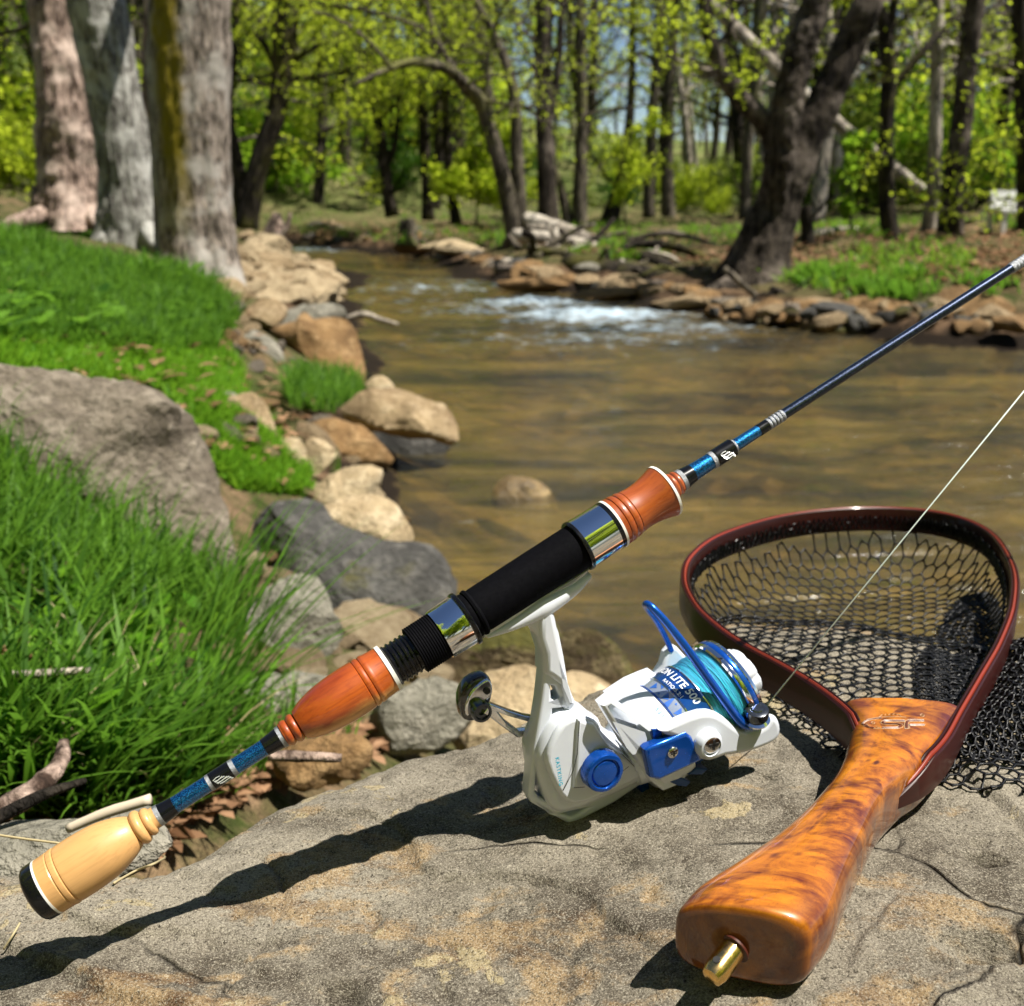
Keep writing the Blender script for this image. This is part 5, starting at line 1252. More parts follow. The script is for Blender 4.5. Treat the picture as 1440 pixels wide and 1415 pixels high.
# rotor: revolved about the spool axis
def ax(a, p): return (a*KP, p*KP)
prof = [ax(-166, 8), ax(-166, 52), ax(-164, 60), ax(-158, 66), ax(-140, 69.5), ax(-118, 70), ax(-110, 69), ax(-109, 66), ax(-125, 62), ax(-125, 5)]
V, F, LP = lathe(prof, RO, E1, E2, E3, 80)
rl('rotor', MB().add(V, F, LP), WH, label='white rotor cup')
V, F, LP = lathe([ax(-182, 5), ax(-182, 44), ax(-164, 50), ax(-160, 5)], RO, E1, E2, E3, 60)
rl('rotor_collar', MB().add(V, F, LP), WH)
# rotor side (towards the camera) with the triangular window
rot = [(846,993),(860,982),(884,998),(915,1022),(953,1020),(978,1026),(976,1052),(964,1102),(934,1114),(916,1100),(898,1070),(866,1026)]
hole = [(875,1026),(902,1035),(904,1041),(903,1054),(893,1055),(886,1047)]
rl('rotor_side', MB().add(*pplate([rot, hole], .0125, .0205, .0022, 0, 4)), WH)
rl('window_floor', MB().add(*pplate([[(870,1020),(910,1030),(910,1062),(885,1060)]], .0120, .0150, .0004, 0)), plain('shaded_white', (.6, .62, .64), .5))
rot2 = [(846,993),(862,982),(893,966),(930,940),(955,960),(975,1000),(915,1023),(884,998)]
# bail arm towards the camera: from the rotor along to the line roller
arm = [(930,1030),(955,1014),(988,1002),(1010,1004),(1028,1016),(1044,1027),(1060,1029),(1078,1020),(1086,1010),(1094,1010),(1099,1020),(1099,1033),(1090,1045),(1068,1055),(1048,1061),(1020,1065),(1000,1072),(980,1066),(968,1050),(950,1040)]
rl('bail_arm', MB().add(*pplate([arm], .0185, .0250, .003, 2, 5)), WH)
pc = RP(992, 1043, .0245); pr = 21*KP
V, F, LP = lathe([(-.006, pr), (0, pr), (.0035, pr*.93), (.0055, pr*.78), (.0058, pr*.66), (.0042, pr*.60), (.0042, .0002)], pc, E3, E1, E2, 48)
bp = rl('arm_pivot', MB().add(V, F, LP), WH)
def screw(u, v, w, rpx, name='screw'):
    c = RP(u, v, w); r = rpx*KP
    V, F, LP = lathe([(-.001, r), (.0004, r), (.0009, r*.85), (.0012, r*.5), (.0012, .0001)], c, E3, E1, E2, 28)
    o = rl(name, MB().add(V, F, LP), plain('steel_screw', (.62, .6, .58), .18, 1.0))
    mb = MB()
    a1 = (E1*.9 + E2*.4); a1 /= np.linalg.norm(a1); a2 = np.cross(a1, E3)
    for a_, b_ in ((a1, a2), (a2, a1)): mb.add(*box(c + E3*.00112, (a_, b_, E3), (r*.55, r*.14, .0003)))
    s_ = rl('screw_slot', mb, BLK, smooth=False); return o
screw(1002, 1046, .0292, 13.5)
# blue block with stripes and fins
blkp = [(908,1056),(912,1052),(966,1031),(974,1037),(982,1056),(988,1070),(928,1098),(916,1095)]
rl('rotor_block', MB().add(*pplate([blkp], .020, .0264, .0018, 0, 4)), BLU)
screw(946, 1058, .0268, 8)
for L in ([(917,1026),(930,1026),(934,1048),(922,1052)], [(941,1024),(953,1024),(956,1038),(945,1044)]):
    rl('blue_stripe', MB().add(*pplate([L], .018, .0212, .0003, 0)), BLU)
for L in ([(941,1100),(955,1092),(972,1100),(966,1107),(955,1106)], [(967,1090),(980,1080),(996,1082),(988,1090)]):
    rl('rotor_fin', MB().add(*pplate([L], .010, .0215, .0008, 0)), plain('blue_fin', (.004, .04, .16), .4, .3))
lever = [(899,1092),(912,1096),(914,1108),(911,1122),(905,1128),(903,1116),(898,1104)]
rl('switch_lever', MB().add(*pplate([lever], -.004, .002, .001, 0)), BLU)
# far rotor arm, seen above the spool
arm2 = [(925,950),(934,936),(938,920),(948,909),(954,911),(966,924),(975,940),(960,975),(930,975)]
rl('rotor_arm', MB().add(*pplate([arm2], -.0235, -.0165, .002, 0, 4)), WH, label='far rotor arm that holds the end of the bail wire')
rl('rotor_arm', MB().add(*pplate([[(862,984),(893,964),(925,950),(940,975),(905,1010),(870,1010)]], -.022, -.010, .002, 0, 4)), WH)
# the spool
txt_r = 65.6*KP
def spool_skirt():
    return lathe([ax(-112, 62), ax(-110, 65), ax(-107, 65.6), ax(-86, 65.6), ax(-57, 65.6), ax(-55, 65), ax(-54, 58)], RO, E1, E2, E3, 96)
def skirt_mat():
    N = NT('spool_skirt_silver'); c = N.coord('lp'); N.set(col=N.mix(N.noise(c, 200, 3), (.42, .50, .66), (.58, .64, .76)), rough=.25, metal=.7); return N.m
V, F, LP = spool_skirt(); sp_ = rl('spool', MB().add(V, F, LP), skirt_mat())
V, F, LP = lathe([ax(-86, 65.7), ax(-85.9, 66.1), ax(-57.6, 66.1), ax(-57.5, 65.7)], RO, E1, E2, E3, 96)
rl('spool_band', MB().add(V, F, LP), plain('band_blue', (.006, .07, .30), .22, .5, coat=.8))
for a in (-110, -106.5, -87.2, -57):
    V, F, LP = lathe([ax(a-.9, 65.6), ax(a-.7, 66.9), ax(a+.7, 66.9), ax(a+.9, 65.6)], RO, E1, E2, E3, 96)
    rl('spool_ring', MB().add(V, F, LP), BLU if a == -106.5 else chrome)
def wrap(V, a0, p0, r, off=0.0):
    """flat (x along the circumference, y towards the rod tip) -> onto the spool"""
    th0 = p0; th = th0 + V[:, 0]/r
    s = a0*KP + V[:, 1]; rr = r + off + V[:, 2]
    return RO + s[:, None]*E1 + (rr*np.sin(th))[:, None]*E2 + (rr*np.cos(th))[:, None]*E3
def densify(V, F, maxe):
    import bmesh
    bm = bmesh.new(); vs = [bm.verts.new(v) for v in V]
    for f in F:
        try: bm.faces.new([vs[i] for i in f])
        except ValueError: pass
    for _ in range(4):
        es = [e for e in bm.edges if e.calc_length() > maxe]
        if not es: break
        bmesh.ops.subdivide_edges(bm, edges=es, cuts=1)
    bmesh.ops.triangulate(bm, faces=bm.faces); bm.verts.index_update()
    V = np.array([v.co[:] for v in bm.verts]); F = [tuple(v.index for v in f.verts) for f in bm.faces]; bm.free(); return V, F
def spool_text(s, size, a0, ang0, mat, spacing=1.0, shear=0.0, bold=0.0, name='lettering'):
    V, F = text2d(s, size, 0, spacing, shear, bold); V, F = densify(V, F, size*.3)
    P = wrap(V, a0, ang0, 66.1*KP, .00012)
    return rl(name, MB().add(P, F, P), mat, smooth=False)
spool_text('IRON LITE 500', 15.5*KP, -72.8, R(-126), PRW, 1.0, .12, .0001)
spool_text('RATIO:5.2:1', 7.6*KP, -83.3, R(-92), PRW, 1.1, 0, .00003)
# cut-out ornament on the silver skirt
rs = np.random.RandomState(2); mb = MB()
def shape(poly, a0, ang):
    V = np.array([(x*KP, y*KP, 0) for x, y in poly]); V2, F2 = densify(V, [tuple(range(len(V)))], 3*KP); mb.add(wrap(V2, a0, ang, 65.7*KP, .0001), F2)
for k in range(9):
    a = R(-95 + k*24)
    shape([(0, -7), (9, 0), (0, 7)], -97, a)
    shape([(9, -8), (17, -8), (12, 8), (10, 8)] if k % 2 else [(8, 8), (16, 8), (16, 3)], -97, a)
    shape([(1.6*math.cos(q) + 19.5, 1.6*math.sin(q) + (4 if k % 2 else -4)) for q in np.linspace(0, 6.28, 9)[:-1]], -97, a)
rl('skirt_cutout', mb, plain('cutout_blue', (.03, .12, .45), .4, .3), smooth=False)
# wound line: a fine screw-like profile with crossing strands
prof = []
for k, a in enumerate(np.arange(-54, -8, .55)): prof.append(ax(a, 62.2 + (.30 if k % 2 else -.30) + .5*math.sin(k*.21)))
V, F, LP = lathe([ax(-54, 50)] + prof + [ax(-8, 50)], RO, E1, E2, E3, 120)
N = NT('cyan_braid'); c = N.coord('lp', (1, .06, .06)); f = N.noise(N.coord('lp', (2600, 60, 60)), 1, 3, .7, .3)
N.set(col=N.mix(N.ramp(f, [(.3, 0), (.7, 1)]), (.010, .15, .27), (.15, .66, .92)), rough=.5, nrm=N.bump(f, .6, .0004))
rl('wound_line', MB().add(V, F, LP), N.m)
rs = np.random.RandomState(8); mb = MB()
for k in range(46):
    a0 = rs.uniform(-53, -14); a1 = a0 + rs.uniform(-9, 9); a1 = min(max(a1, -53), -10); t0 = rs.uniform(-100, 0)
    q = np.linspace(0, 1, 16); th = np.radians(t0 + 130*q); s = (a0 + (a1-a0)*q)*KP; r = 62.7*KP
    mb.add(*tube(RO + s[:, None]*E1 + (r*np.sin(th))[:, None]*E2 + (r*np.cos(th))[:, None]*E3, .00022, 4))
ln_ = rl('line_strand', mb, plain('cyan_strand', (.05, .5, .64), .45, var=.3)); ln_['kind'] = 'stuff'
prof = [ax(-8, 50), ax(-8, 65), ax(-6, 67.5), ax(-2, 68.2)]
V, F, LP = lathe(prof + [ax(0, 67.4)], RO, E1, E2, E3, 96); rl('spool_lip', MB().add(V, F, LP), chrome)
V, F, LP = lathe([ax(0, 67.2), ax(1, 67.6), ax(7, 66.4), ax(8, 65.6)], RO, E1, E2, E3, 96); rl('spool_lip', MB().add(V, F, LP), BLU, label='blue ring of the spool lip')
V, F, LP = lathe([ax(8, 65.8), ax(9, 66.2), ax(14, 63.5), ax(15.5, 60), ax(14.5, 50), ax(12, 30)], RO, E1, E2, E3, 96); rl('spool_lip', MB().add(V, F, LP), chrome)
def sc6(s, th): return 1 - .10*np.clip(np.cos(7*th), 0, 1)**2
V, F, LP = lathe([ax(12, 30), ax(14, 37), ax(22, 38.5), ax(34, 37), ax(39, 32), ax(40, 22), ax(39, 4)], RO, E1, E2, E3, 84, sc6); rl('drag_knob', MB().add(V, F, LP), WH)
# bail wire
bw = [(944,915,-.0175), (936,897,-.0165), (922,872,-.0135), (910,856,-.0085), (907,850,-.004), (912,850,.000), (924,861,.004), (944,884,.0085), (968,915,.0135), (994,952,.018), (1020,988,.0215), (1036,1009,.0232), (1046,1018,.0242), (1056,1020,.0245)]
Q = catmull(np.array([RP(*q) for q in bw]), 8)
rl('bail_wire', MB().add(*tube(Q, np.interp(np.linspace(0, 1, len(Q)), [0, .35, .6, 1], [.00145, .0016, .0021, .0026]), 14)), BLU)
# line roller with its cap
rc = RP(1063, 1008, .0245); rax = (-E2*.93 + E1*.28 + E3*.25); rax /= np.linalg.norm(rax); r1 = np.cross(rax, E3); r1 /= np.linalg.norm(r1); r2 = np.cross(rax, r1)
K2 = KP*.95
V, F, LP = lathe([(-7*K2, 4*K2), (-7*K2, 19*K2), (-3*K2, 20.5*K2), (0, 15*K2), (1*K2, 13.5*K2)], rc, rax, r1, r2, 44); rl('line_roller', MB().add(V, F, LP), chrome)
V, F, LP = lathe([(1*K2, 13*K2), (2*K2, 17.5*K2), (13*K2, 17.5*K2), (15*K2, 16.5*K2), (16.5*K2, 12*K2), (16*K2, 9*K2), (17.5*K2, 7.5*K2), (17.5*K2, .3*K2)], rc, rax, r1, r2, 44); rl('roller_cap', MB().add(V, F, LP), GREYM)
# printed maker's lettering on the cover
V, F = text2d('KASTKING', 7.6*KP, 0, 1.25, 0, .00005); d1 = np.array([.17, .985]); 
o_ = np.array(ST(781, 1066, .0128)); dn = np.array(ST(787, 1107, .0128)) - o_; dn /= np.linalg.norm(dn); up_ = np.array([dn[1], -dn[0]])
if np.dot(up_, np.array(ST(790, 1066, .0128)) - o_) < 0: up_ = -up_
Q = o_ + V[:, :1]*dn + V[:, 1:2]*up_
P = RO + Q[:, :1]*E1 + Q[:, 1:2]*E2 + .01275*E3
rl('lettering', MB().add(P, F), CYAN, smooth=False, label='small cyan maker lettering running down the cover')
V, F = text2d('5.2:1', 8*KP, 0); Q = None
P = wrap(V, -121, R(-62), 70.2*KP, .00015); rl('lettering', MB().add(P, F), plain('pale_blue_print', (.12, .34, .6), .4), smooth=False)
# crank and its folding knob on the far side
ck = [(690,990),(700,994),(718,1001),(740,1008),(775,1013),(775,1020),(740,1015),(716,1008),(702,1003),(712,1015),(731,1029),(750,1027),(775,1024),(775,1032),(752,1034),(728,1038),(706,1022),(690,1010),(680,1004)]
rl('crank', MB().add(*pplate([ck], -.016, -.011, .0009, 0)), chrome)
pd = [(680,951),(688,952),(694,961),(695,975),(692,991),(682,1008),(668,1017),(655,1015),(650,1004),(649,984),(656,966),(667,956)]
rl('crank_knob', MB().add(*pplate([pd], -.026, -.016, .0038, 2, 5)), plain('knob_black', (.015, .015, .018), .25, coat=1))
rl('knob_plate', MB().add(*pplate([[(683,957),(690,958),(693,968),(690,982),(676,990),(664,1002),(658,1008),(655,1000),(658,984),(668,968)]], -.017, -.0145, .0009, 2, 3)), chrome)
kc = RP(674, 998, -.0145); r = 14*KP
V, F, LP = lathe([(-.002, r), (.003, r), (.0042, r*.92), (.0042, r*.72), (.0030, r*.6), (.0030, r*.32), (.0016, r*.3), (.0016, .0001)], kc, E3, E1, E2, 40); rl('knob_hub', MB().add(V, F, LP), GREYM)
kc = RP(685, 972, -.0140); V, F, LP = lathe([(-.001, 4.5*KP), (.0004, 4.5*KP), (.0004, .0001)], kc, E3, E1, E2, 20); rl('knob_hole', MB().add(V, F, LP), BLK)
V, F, LP = lathe([(-.013, 9*KP), (.001, 9*KP), (.001, .0002)], RP(842, 1079, -.012), E3, E1, E2, 30); rl('crank_shaft', MB().add(V, F, LP), GREYM)
rl('crank', MB().add(*tube(np.array([RP(770, 1020, -.0135), RP(842, 1079, -.02)]), .003, 8)), chrome)

# fishing line from the roller up to the guide
mb = MB(); la = rc + rax*4*K2 + r1*0 + E1*15*K2; lbp = gc + E2*.018
mb.add(*tube(np.array([la, la*.5 + lbp*.5 + np.array([0, 0, -.0006]), lbp]), .00033, 6))
N = NT('pale_line'); N.set(col=(.80, .9, .86), rough=.4)
o = obj('fishing_line', mb, N.m, origin=la); tag(o, 'thin pale fishing line running taut from the reel up to the right', 'fishing line')

# ================================================================== the landing net
HZ = .7475
hoop_px = [(1243,1085),(1222,1035),(1194,998),(1150,963),(1100,933),(1050,906),(1010,879),(978,848),(963,812),(974,779),(1018,749),(1108,723),(1215,713),(1318,719),(1388,744),(1423,792),(1426,845),(1408,898),(1380,948),(1352,996),(1328,1038),(1296,1068),(1246,1090)]
HP = np.array([on(u, v, HZ) for u, v in hoop_px])
HC = catmull(HP, 8)
_t = np.linspace(0, 1, len(HC)); TAPER = np.clip((_t - .94)/.05, 0, 1) + np.clip((.085 - _t)/.06, 0, 1)
net = thing('landing_net', 'landing net with curly wooden handle, dark red hoop and black mesh, lying on the boulder', 'landing net', tuple(on(1060, 1330, .72)))
def band(offs, w_, z0, z1, name, mat, rr=.0012):
    T = np.gradient(HC, axis=0); T /= np.linalg.norm(T, axis=1)[:, None]; S = np.stack([-T[:, 1], T[:, 0], 0*T[:, 0]], 1); S /= np.linalg.norm(S, axis=1)[:, None]
    sec = [(-w_/2, z0 + rr), (-w_/2 + rr, z0), (w_/2 - rr, z0), (w_/2, z0 + rr), (w_/2, z1 - rr), (w_/2 - rr*.4, z1 - rr*.3), (w_/2 - rr, z1), (-w_/2 + rr, z1), (-w_/2 + rr*.4, z1 - rr*.3), (-w_/2, z1 - rr)]
    n = len(HC); arc = np.concatenate([[0], np.cumsum(np.linalg.norm(np.diff(HC, axis=0), axis=1))])
    V = []; LP = []
    for a, z in sec: V.append(HC + S*(offs + a) + (np.array([0, 0, 1.])*((z + .012)*(1 - .75*TAPER) - .012 - .004*TAPER)[:, None])); LP.append(np.stack([arc, np.full(n, a + offs), np.full(n, z)], 1))
    V = np.stack(V, 1).reshape(-1, 3); LP = np.stack(LP, 1).reshape(-1, 3); m = len(sec)
    return part(name, MB().add(V, grid_faces(n, m, True) + [tuple(range(m)), tuple((n-1)*m + j for j in range(m))], LP), mat, net)
def lam_mat(name, a, b):
    N = NT(name); f = N.noise(N.coord('lp', (20, 900, 300)), 1, 4, .6); g = N.noise(N.coord('lp'), 300, 5, .7)
    col = N.mix(f, a, b); N.set(col=col, rough=.38, coat=.2, coatr=.1, spec=.2); return N.m
band(-.0020, .0020, -.0195, 0, 'hoop_layer', lam_mat('rosewood_inner', (.010, .002, .0015), (.03, .006, .004)))
band(0, .0020, -.0195, .0003, 'hoop_layer', lam_mat('rosewood_middle', (.14, .018, .010), (.26, .04, .02)))
band(.0020, .0020, -.0195, 0, 'hoop_layer', lam_mat('rosewood_outer', (.012, .002, .0015), (.045, .006, .004)))
# handle
SEC = [((953,1299),(1146,1338),.031,.018), ((977,1273),(1172,1305),.033,.0175), ((1033,1238),(1194,1252),.033,.0165), ((1093,1196),(1216,1203),.032,.016), ((1141,1151),(1240,1155),.030,.0155),
       ((1174,1107),(1268,1112),.028,.0150), ((1190,1066),(1294,1072),.0265,.0145), ((1196,1034),(1322,1038),.0255,.0140), ((1186,1014),(1348,1000),.0250,.0135)]
Ls, Rs, Th = [], [], []
for (a, b, t, zc) in SEC:
    t = max(t, .0325); z = .717 + t/2; Ls.append(on(a[0], a[1], z)); k_ = 1 if b[0] > 1260 else 0; Rs.append(on(b[0] + 5*k_, b[1], z + .012*k_*min(1, (b[0]-1260)/30))); Rs[-1][2] = z; Th.append(t)
Lc, Rc, Tc = catmull(np.array(Ls), 6), catmull(np.array(Rs), 6), catmull(np.array([[t, 0, 0] for t in Th]), 6)[:, 0]
mb = MB(); m = 44; th = np.linspace(0, 2*math.pi, m, endpoint=False)
rings = []; lps = []
def hring(L, Rr, t, k, push=0.0):
    c = (L + Rr)/2; h = (Rr - L)/2; n_ = 3.7 + k
    cx = np.sign(np.cos(th))*np.abs(np.cos(th))**(2/n_); cz = np.sign(np.sin(th))*np.abs(np.sin(th))**(2/n_)
    # crowned top with its ridge off to the right
    top = np.where(cz > 0, 1 - .13*(cx - .35)**2, 1)
    hw = np.linalg.norm(h)
    return c + cx[:, None]*h + (cz*top*t/2)[:, None]*np.array([0, 0, 1.]), np.stack([cx*.03, np.full(m, 0.), cz*t/2], 1)
dirE = (Lc[0] + Rc[0])/2 - (Lc[3] + Rc[3])/2; dirE /= np.linalg.norm(dirE)
nr = len(Lc); arc = np.concatenate([[0], np.cumsum(np.linalg.norm(np.diff((Lc + Rc)/2, axis=0), axis=1))])
for a, sh in ((.0046, .60), (.0044, .84), (.0036, .93), (.0024, .975), (.0010, .993)):
    q, l = hring(Lc[0], Rc[0], Tc[0], 0); c = q.mean(0); q = c + (q - c)*np.array([sh + (1-sh)*.35]*3) + dirE*a; l = l*sh; l[:, 1] = -a; rings.append(q); lps.append(l)
for i_ in range(nr):
    q, l = hring(Lc[i_], Rc[i_], Tc[i_], 4.0*max(0, (i_ - nr*.7)/(nr*.3))); l[:, 1] = arc[i_]; rings.append(q); lps.append(l)
V = np.concatenate(rings); LP = np.concatenate(lps); n = len(rings)
F = grid_faces(n, m, True) + [tuple(range(m)), tuple((n-1)*m + j for j in range(m))]
def burl():
    N = NT('curly_burl_wood'); c = N.coord('lp', (24, 34, 24), (0, 0, .6)); f = N.noise(c, 1.0, 7, .62, 1.8); g = N.noise(N.coord('lp', (22, 26, 22)), 1.0, 6, .6, 2.2)
    fl = N.noise(N.coord('lp', (40, 260, 40), (0, 0, .35)), 1.0, 3, .6, .6); po = N.noise(N.coord('lp', (2600, 700, 900)), 1, 2, .6)
    col = N.mix(N.ramp(f, [(.34, 0), (.52, .6), (.66, 1)]), (.08, .009, .001), (.54, .17, .005))
    col = N.mix(N.ramp(g, [(.50, 0), (.63, .9)]), col, (.07, .008, .001))
    col = N.mix(N.ramp(fl, [(.44, 0), (.64, .45)]), col, (.58, .20, .006))
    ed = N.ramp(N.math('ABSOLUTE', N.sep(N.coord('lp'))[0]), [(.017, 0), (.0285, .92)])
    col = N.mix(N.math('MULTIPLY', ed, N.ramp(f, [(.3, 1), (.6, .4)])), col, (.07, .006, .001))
    v = N.vor(N.coord('lp', (1, 1, 1)), 75, 'F1'); kn_ = N.math('MULTIPLY', N.ramp(v, [(.10, 1), (.25, 0)]), N.ramp(N.noise(N.coord('lp'), 38, 2), [(.56, 0), (.62, 1)]))
    col = N.mix(kn_, col, (.07, .012, .003)); col = N.mix(N.ramp(po, [(.32, .5), (.42, 0)]), col, (.10, .02, .004))
    end_ = N.ramp(N.math('ADD', N.math('MULTIPLY', N.sep(N.coord('lp'))[1], 100), .5), [(.0, 1), (.2, 0)])
    col = N.mix(N.math('MULTIPLY', end_, .75), col, (.05, .008, .002))
    N.set(col=col, rough=.35, coat=1.0, coatr=.06, spec=.35); return N.m
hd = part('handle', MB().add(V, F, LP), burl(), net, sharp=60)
# brass lanyard stud in the butt
hc = rings[0].mean(0); bd = dirE*.93 + np.array([-.12, 0, -.30]); bd /= np.linalg.norm(bd)
b1 = np.cross(bd, [0, 0, 1.]); b1 /= np.linalg.norm(b1); b2 = np.cross(bd, b1); k2 = .25e-3
brass = plain('brass', (.75, .50, .18), .2, 1.0, nscale=200, var=.15)
bs = hc + b1*0.002 - np.array([0, 0, .002])
V, F, LP = lathe([(-.004, .0034), (.001, .0034), (.0015, .0045), (.0012, .0048), (.010, .0048), (.0125, .0046), (.0150, .0038), (.0158, .0022), (.0158, .0002)], bs, bd, b1, b2, 36)
bb = part('lanyard_stud', MB().add(V, F, LP), brass, net)
V, F, LP = lathe([(-.005, .0014), (.0052, .0014), (.0052, .0001)], bs + bd*.0105, b2, b1, bd, 16)
o = part('stud_hole', MB().add(V, F, LP), BLK, net)
V, F, LP = lathe([(-.0002, .006), (.0008, .0062), (.0012, .0052)], hc - np.array([0, 0, .002]) + b1*.002, bd, b1, b2, 30); part('stud_socket', MB().add(V, F, LP), plain('socket_wood', (.05, .01, .005), .4), net)
# engraved emblem on the neck: fish outline and the two letters
def onh(u, v): return on(u, v, .7432)
def _dg():
    g = bpy.context.evaluated_depsgraph_get(); g.update(); return g
from mathutils.bvhtree import BVHTree
bv = BVHTree.FromPolygons([tuple(p) for p in (np.array([v.co[:] for v in hd.data.vertices]) + np.array(net.location))], [tuple(p.vertices) for p in hd.data.polygons])
def onhandle(u, v, off=.00012):
    r_ = ray(u, v); r_ = r_/np.linalg.norm(r_); hit = bv.ray_cast(Vector(CAM), Vector(r_))
    if hit[0] is None: return onh(u, v)
    return np.array(hit[0]) + np.array([0, 0, off])
def zx(x, y): return 1190 + x/8.47, 970 + y/8.47
fish = [[(180,408),(215,375),(270,350),(340,338),(400,330),(480,325),(560,325),(640,325),(715,330)], [(180,408),(215,435),(270,455),(330,468),(400,466),(440,470)],
        [(205,408),(240,380),(300,360),(390,350)], [(240,410),(265,435),(310,452),(345,462)], [(390,328),(430,300),(455,308),(475,293),(500,305),(525,290),(550,300),(575,288),(600,302),(625,295),(650,315),(660,325)],
        [(355,440),(375,455),(395,450),(410,468)], [(300,395),(310,385),(330,385),(342,395),(330,408),(310,408),(300,395)],
        [(700,362),(560,360),(460,362),(425,375),(412,395),(425,412),(470,418),(600,420),(625,430),(622,442),(590,447),(430,448)], [(700,385),(600,382),(480,384),(450,392),(470,398),(620,400),(665,410),(680,432),(665,455),(610,468),(430,466)],
        [(925,358),(820,355),(740,358),(705,375),(695,400),(695,465)], [(740,465),(740,400),(755,385),(925,382)], [(755,412),(930,412)], [(765,432),(930,432),(940,412)], [(695,465),(755,465),(752,432)],
        [(880,300),(900,290),(925,300),(930,315),(910,325),(885,318),(880,300)], [(900,312),(908,300),(916,312)]]
mb = MB()
for L in fish:
    P = np.array([onhandle(*zx(*q)) for q in L]); mb.add(*tube(P, .00016, 5))
part('emblem', mb, plain('emblem_cream', (.42, .27, .15), .5), net, sharp=60)
mb = MB()
for L in ([(700,373),(560,371),(460,373),(425,393),(470,408),(620,411),(650,430),(610,457),(430,457)], [(717,462),(717,400),(730,378),(760,370),(925,370)], [(750,422),(930,422)], [(190,408),(240,370),(330,350),(420,342)], [(200,412),(260,447),(330,462)]):
    P = np.array([onhandle(*zx(*q), -.00002) for q in L]); mb.add(*tube(P, .0006, 5))
part('emblem', mb, plain('emblem_burn', (.09, .02, .008), .5), net, sharp=60)
# netting: knotless hexagonal mesh as real strands
blknet = plain('black_rubber_net', (.004, .004, .005), .42, nscale=200, var=.4, spec=.3)
hoop_in = HC[::3, :2]
def hexnet(poly, a, zf, rot=0.0, r=.00055, sx=1.0, seed=0, drop=0):
    c = poly.mean(0); rad = np.abs(poly - c).max()*1.5; cr, sr = math.cos(rot), math.sin(rot)
    n = int(rad/a) + 2; pts = {}; V = []; E = []
    def vid(x, y):
        k = (round(x/a*12), round(y/a*12))
        if k not in pts: pts[k] = len(V); V.append((x, y))
        return pts[k]
    h = a/math.sqrt(3)
    for i in range(-n, n+1):
        for j in range(-n, n+1):
            x = a*(i + .5*(j % 2)); y = j*h*1.5
            # three edges of each cell
            p = [(x, y + h), (x - a/2, y + h/2), (x - a/2, y - h/2), (x, y - h)]
            ids = [vid(*q) for q in p]
            E += [(ids[0], ids[1]), (ids[1], ids[2]), (ids[2], ids[3])]
    V = np.array(V)*[sx, 1]; V = V@np.array([[cr, sr], [-sr, cr]]) + c
    q3 = np.stack([V[:, 0], V[:, 1], np.full(len(V), seed*1.7)], 1)
    V = V + a*.30*np.stack([fbm(q3*40, 2), fbm(q3*40 + 7, 2)], 1)
    sd = poly_sd(V, poly); E = np.array(E); ok = (sd[E[:, 0]] > -.001) & (sd[E[:, 1]] > -.001); E = E[ok]
    Z = zf(V[:, 0], V[:, 1], sd); P = np.stack([V[:, 0], V[:, 1], Z], 1)
    A_, B_ = P[E[:, 0]], P[E[:, 1]]; d = B_ - A_; d /= (np.linalg.norm(d, axis=1)[:, None] + 1e-9)
    s1 = np.cross(d, [0.1, 0.2, 1.]); s1 /= np.linalg.norm(s1, axis=1)[:, None]; s2 = np.cross(d, s1)
    mid = (A_ + B_)/2
    VV = []
    for c_, k in ((A_, 1.35), (mid, .8), (B_, 1.35)):
        for t in (0, 2.094, 4.189): VV.append(c_ + (s1*math.cos(t) + s2*math.sin(t))*r*k)
    VV = np.stack(VV, 1).reshape(-1, 3); b = (np.arange(len(E))*9)[:, None]; FF = []
    for lv in (0, 3):
        for t in range(3): u2 = (t + 1) % 3; FF.append(np.concatenate([b + lv + t, b + lv + u2, b + lv + 3 + u2, b + lv + 3 + t], 1))
    return VV, np.concatenate(FF)
def zsag(x, y, sd):
    q = np.stack([x, y, 0*x], 1); k = 1 - np.exp(-np.clip(sd, 0, None)/.016)
    z = .727 - (.040 + .008*fbm(q*13, 3))*k + .0045*fbm(q*28 + 4, 3)*k
    rz = rock_z(x, y, False); return np.maximum(z, rz + .0035 + .004*np.abs(fbm(q*30 + 9, 2)))
def add_net(name, VV, FF):
    o_ = np.array(net.location); me = raw_mesh(name, VV - o_, FF, blknet, True, VV); o = put(name, me, net); o['kind'] = 'stuff'; return o
add_net('netting', *hexnet(hoop_in, .0088, zsag,   .25, .00080, 1.15))
def P2(L): return np.array([on(u, v, .722)[:2] for u, v in L])
def zpile(amp, up, seed):
    def f(x, y, sd):
        q = np.stack([x, y, np.full_like(x, seed)], 1); k = np.clip(sd/.03, 0, 1)
        return np.maximum(rock_z(x, y, False), .70) + .002 + up*k*(1 + .8*fbm(q*20, 3)) + amp*k*np.abs(fbm(q*45, 3))
    return f
lobeR = catmull(P2([(1296,1082),(1340,1102),(1400,1112),(1470,1118),(1600,1100),(1620,960),(1500,880),(1400,900),(1360,960),(1325,1030)]), 4, True)
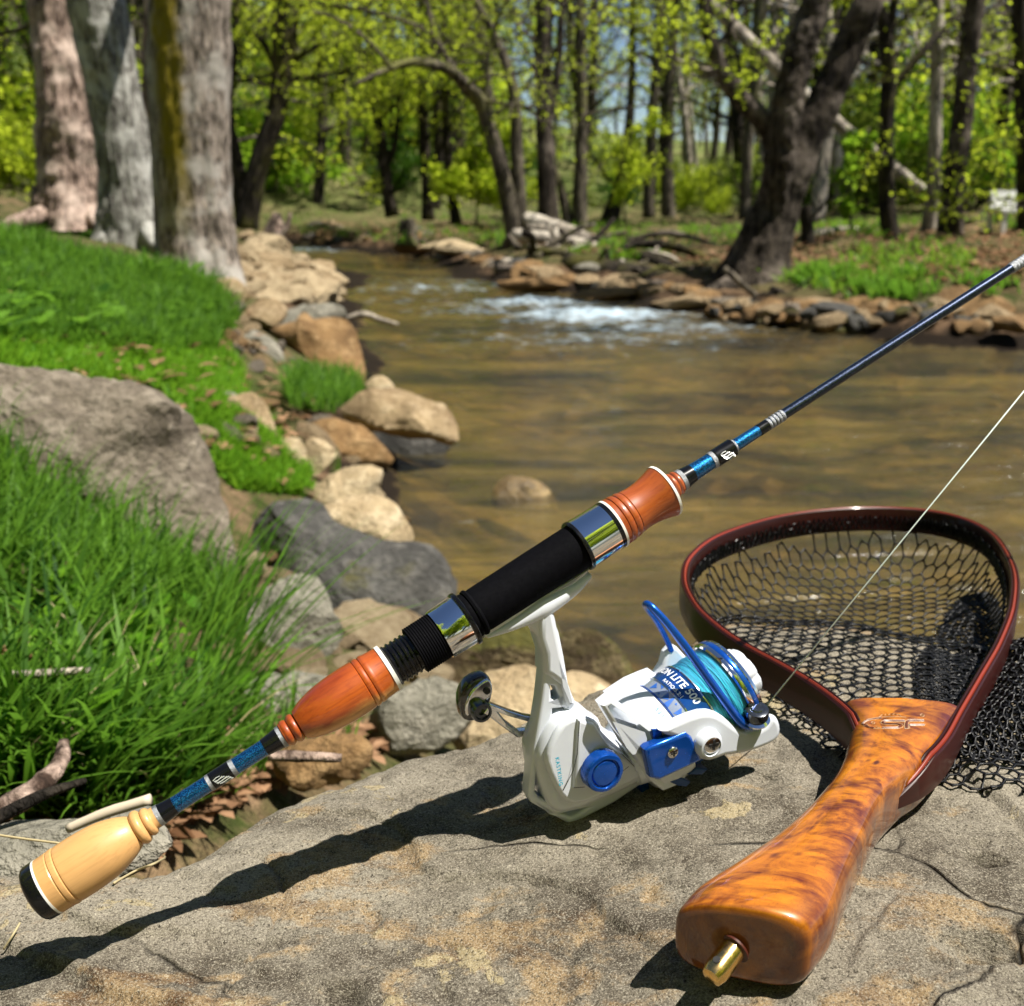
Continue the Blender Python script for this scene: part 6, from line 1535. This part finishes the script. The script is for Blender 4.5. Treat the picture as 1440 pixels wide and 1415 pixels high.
add_net('netting', *hexnet(lobeR, .0085, zpile(.004, .001, 1), .5, .0008, 1.2, 1))
lobeR2 = catmull(P2([(1305,1070),(1350,1075),(1420,1078),(1500,1080),(1560,1000),(1500,900),(1400,890),(1350,960)]), 4, True)
add_net('netting', *hexnet(lobeR2, .0070, zpile(.012, .006, 2), 1.1, .0008, .7, 2))
add_net('netting', *hexnet(lobeR2*.985 + lobeR2.mean(0)*.015, .0070, zpile(.014, .012, 3), -.4, .0008, .6, 3))
lobeI = catmull(P2([(1330,985),(1345,900),(1320,860),(1350,810),(1400,800),(1420,860),(1395,930),(1350,990)]), 4, True)
add_net('netting', *hexnet(lobeI, .0070, zpile(.014, .008, 4), .8, .0008, .6, 4))
add_net('netting', *hexnet(lobeI, .0085, zpile(.010, .008, 5), -.2, .0008, .7, 5))
lobeB = catmull(P2([(1285,975),(1300,910),(1335,905),(1350,960),(1335,990)]), 3, True)
add_net('netting', *hexnet(lobeB, .0045, zpile(.006, .004, 6), .8, .0007, .7, 6))
lobeL = catmull(P2([(1095,985),(1150,1030),(1186,1068),(1205,1050),(1180,1010),(1130,970),(1080,960)]), 4, True)
add_net('netting', *hexnet(lobeL, .0085, zpile(.002, .000, 7), .4, .0008, 1.2, 7))
# lacing along the inside of the hoop
mb = MB(); rs = np.random.RandomState(4)
T = np.gradient(HC, axis=0); T /= np.linalg.norm(T, axis=1)[:, None]; S = np.stack([-T[:, 1], T[:, 0], 0*T[:, 0]], 1)
cen = hoop_in.mean(0)
sg_ = np.sign(((np.append(cen, HZ) - HC)*S).sum(1).mean())
IN = S*sg_
pts = HC[6:-8] + IN[6:-8]*.0052; n = len(pts); dd = catmull(pts, 6); k = np.arange(len(dd)); wob = np.stack([0*k, 0*k, -.009 + .0035*np.sin(k*1.9)], 1)
mb.add(*tube(dd + wob + IN[6:7]*0, .0007, 5)); mb.add(*tube(dd + np.stack([0*k, 0*k, -.013 + .0035*np.cos(k*1.7)], 1), .0007, 5))
part('net_lacing', mb, blknet, net)
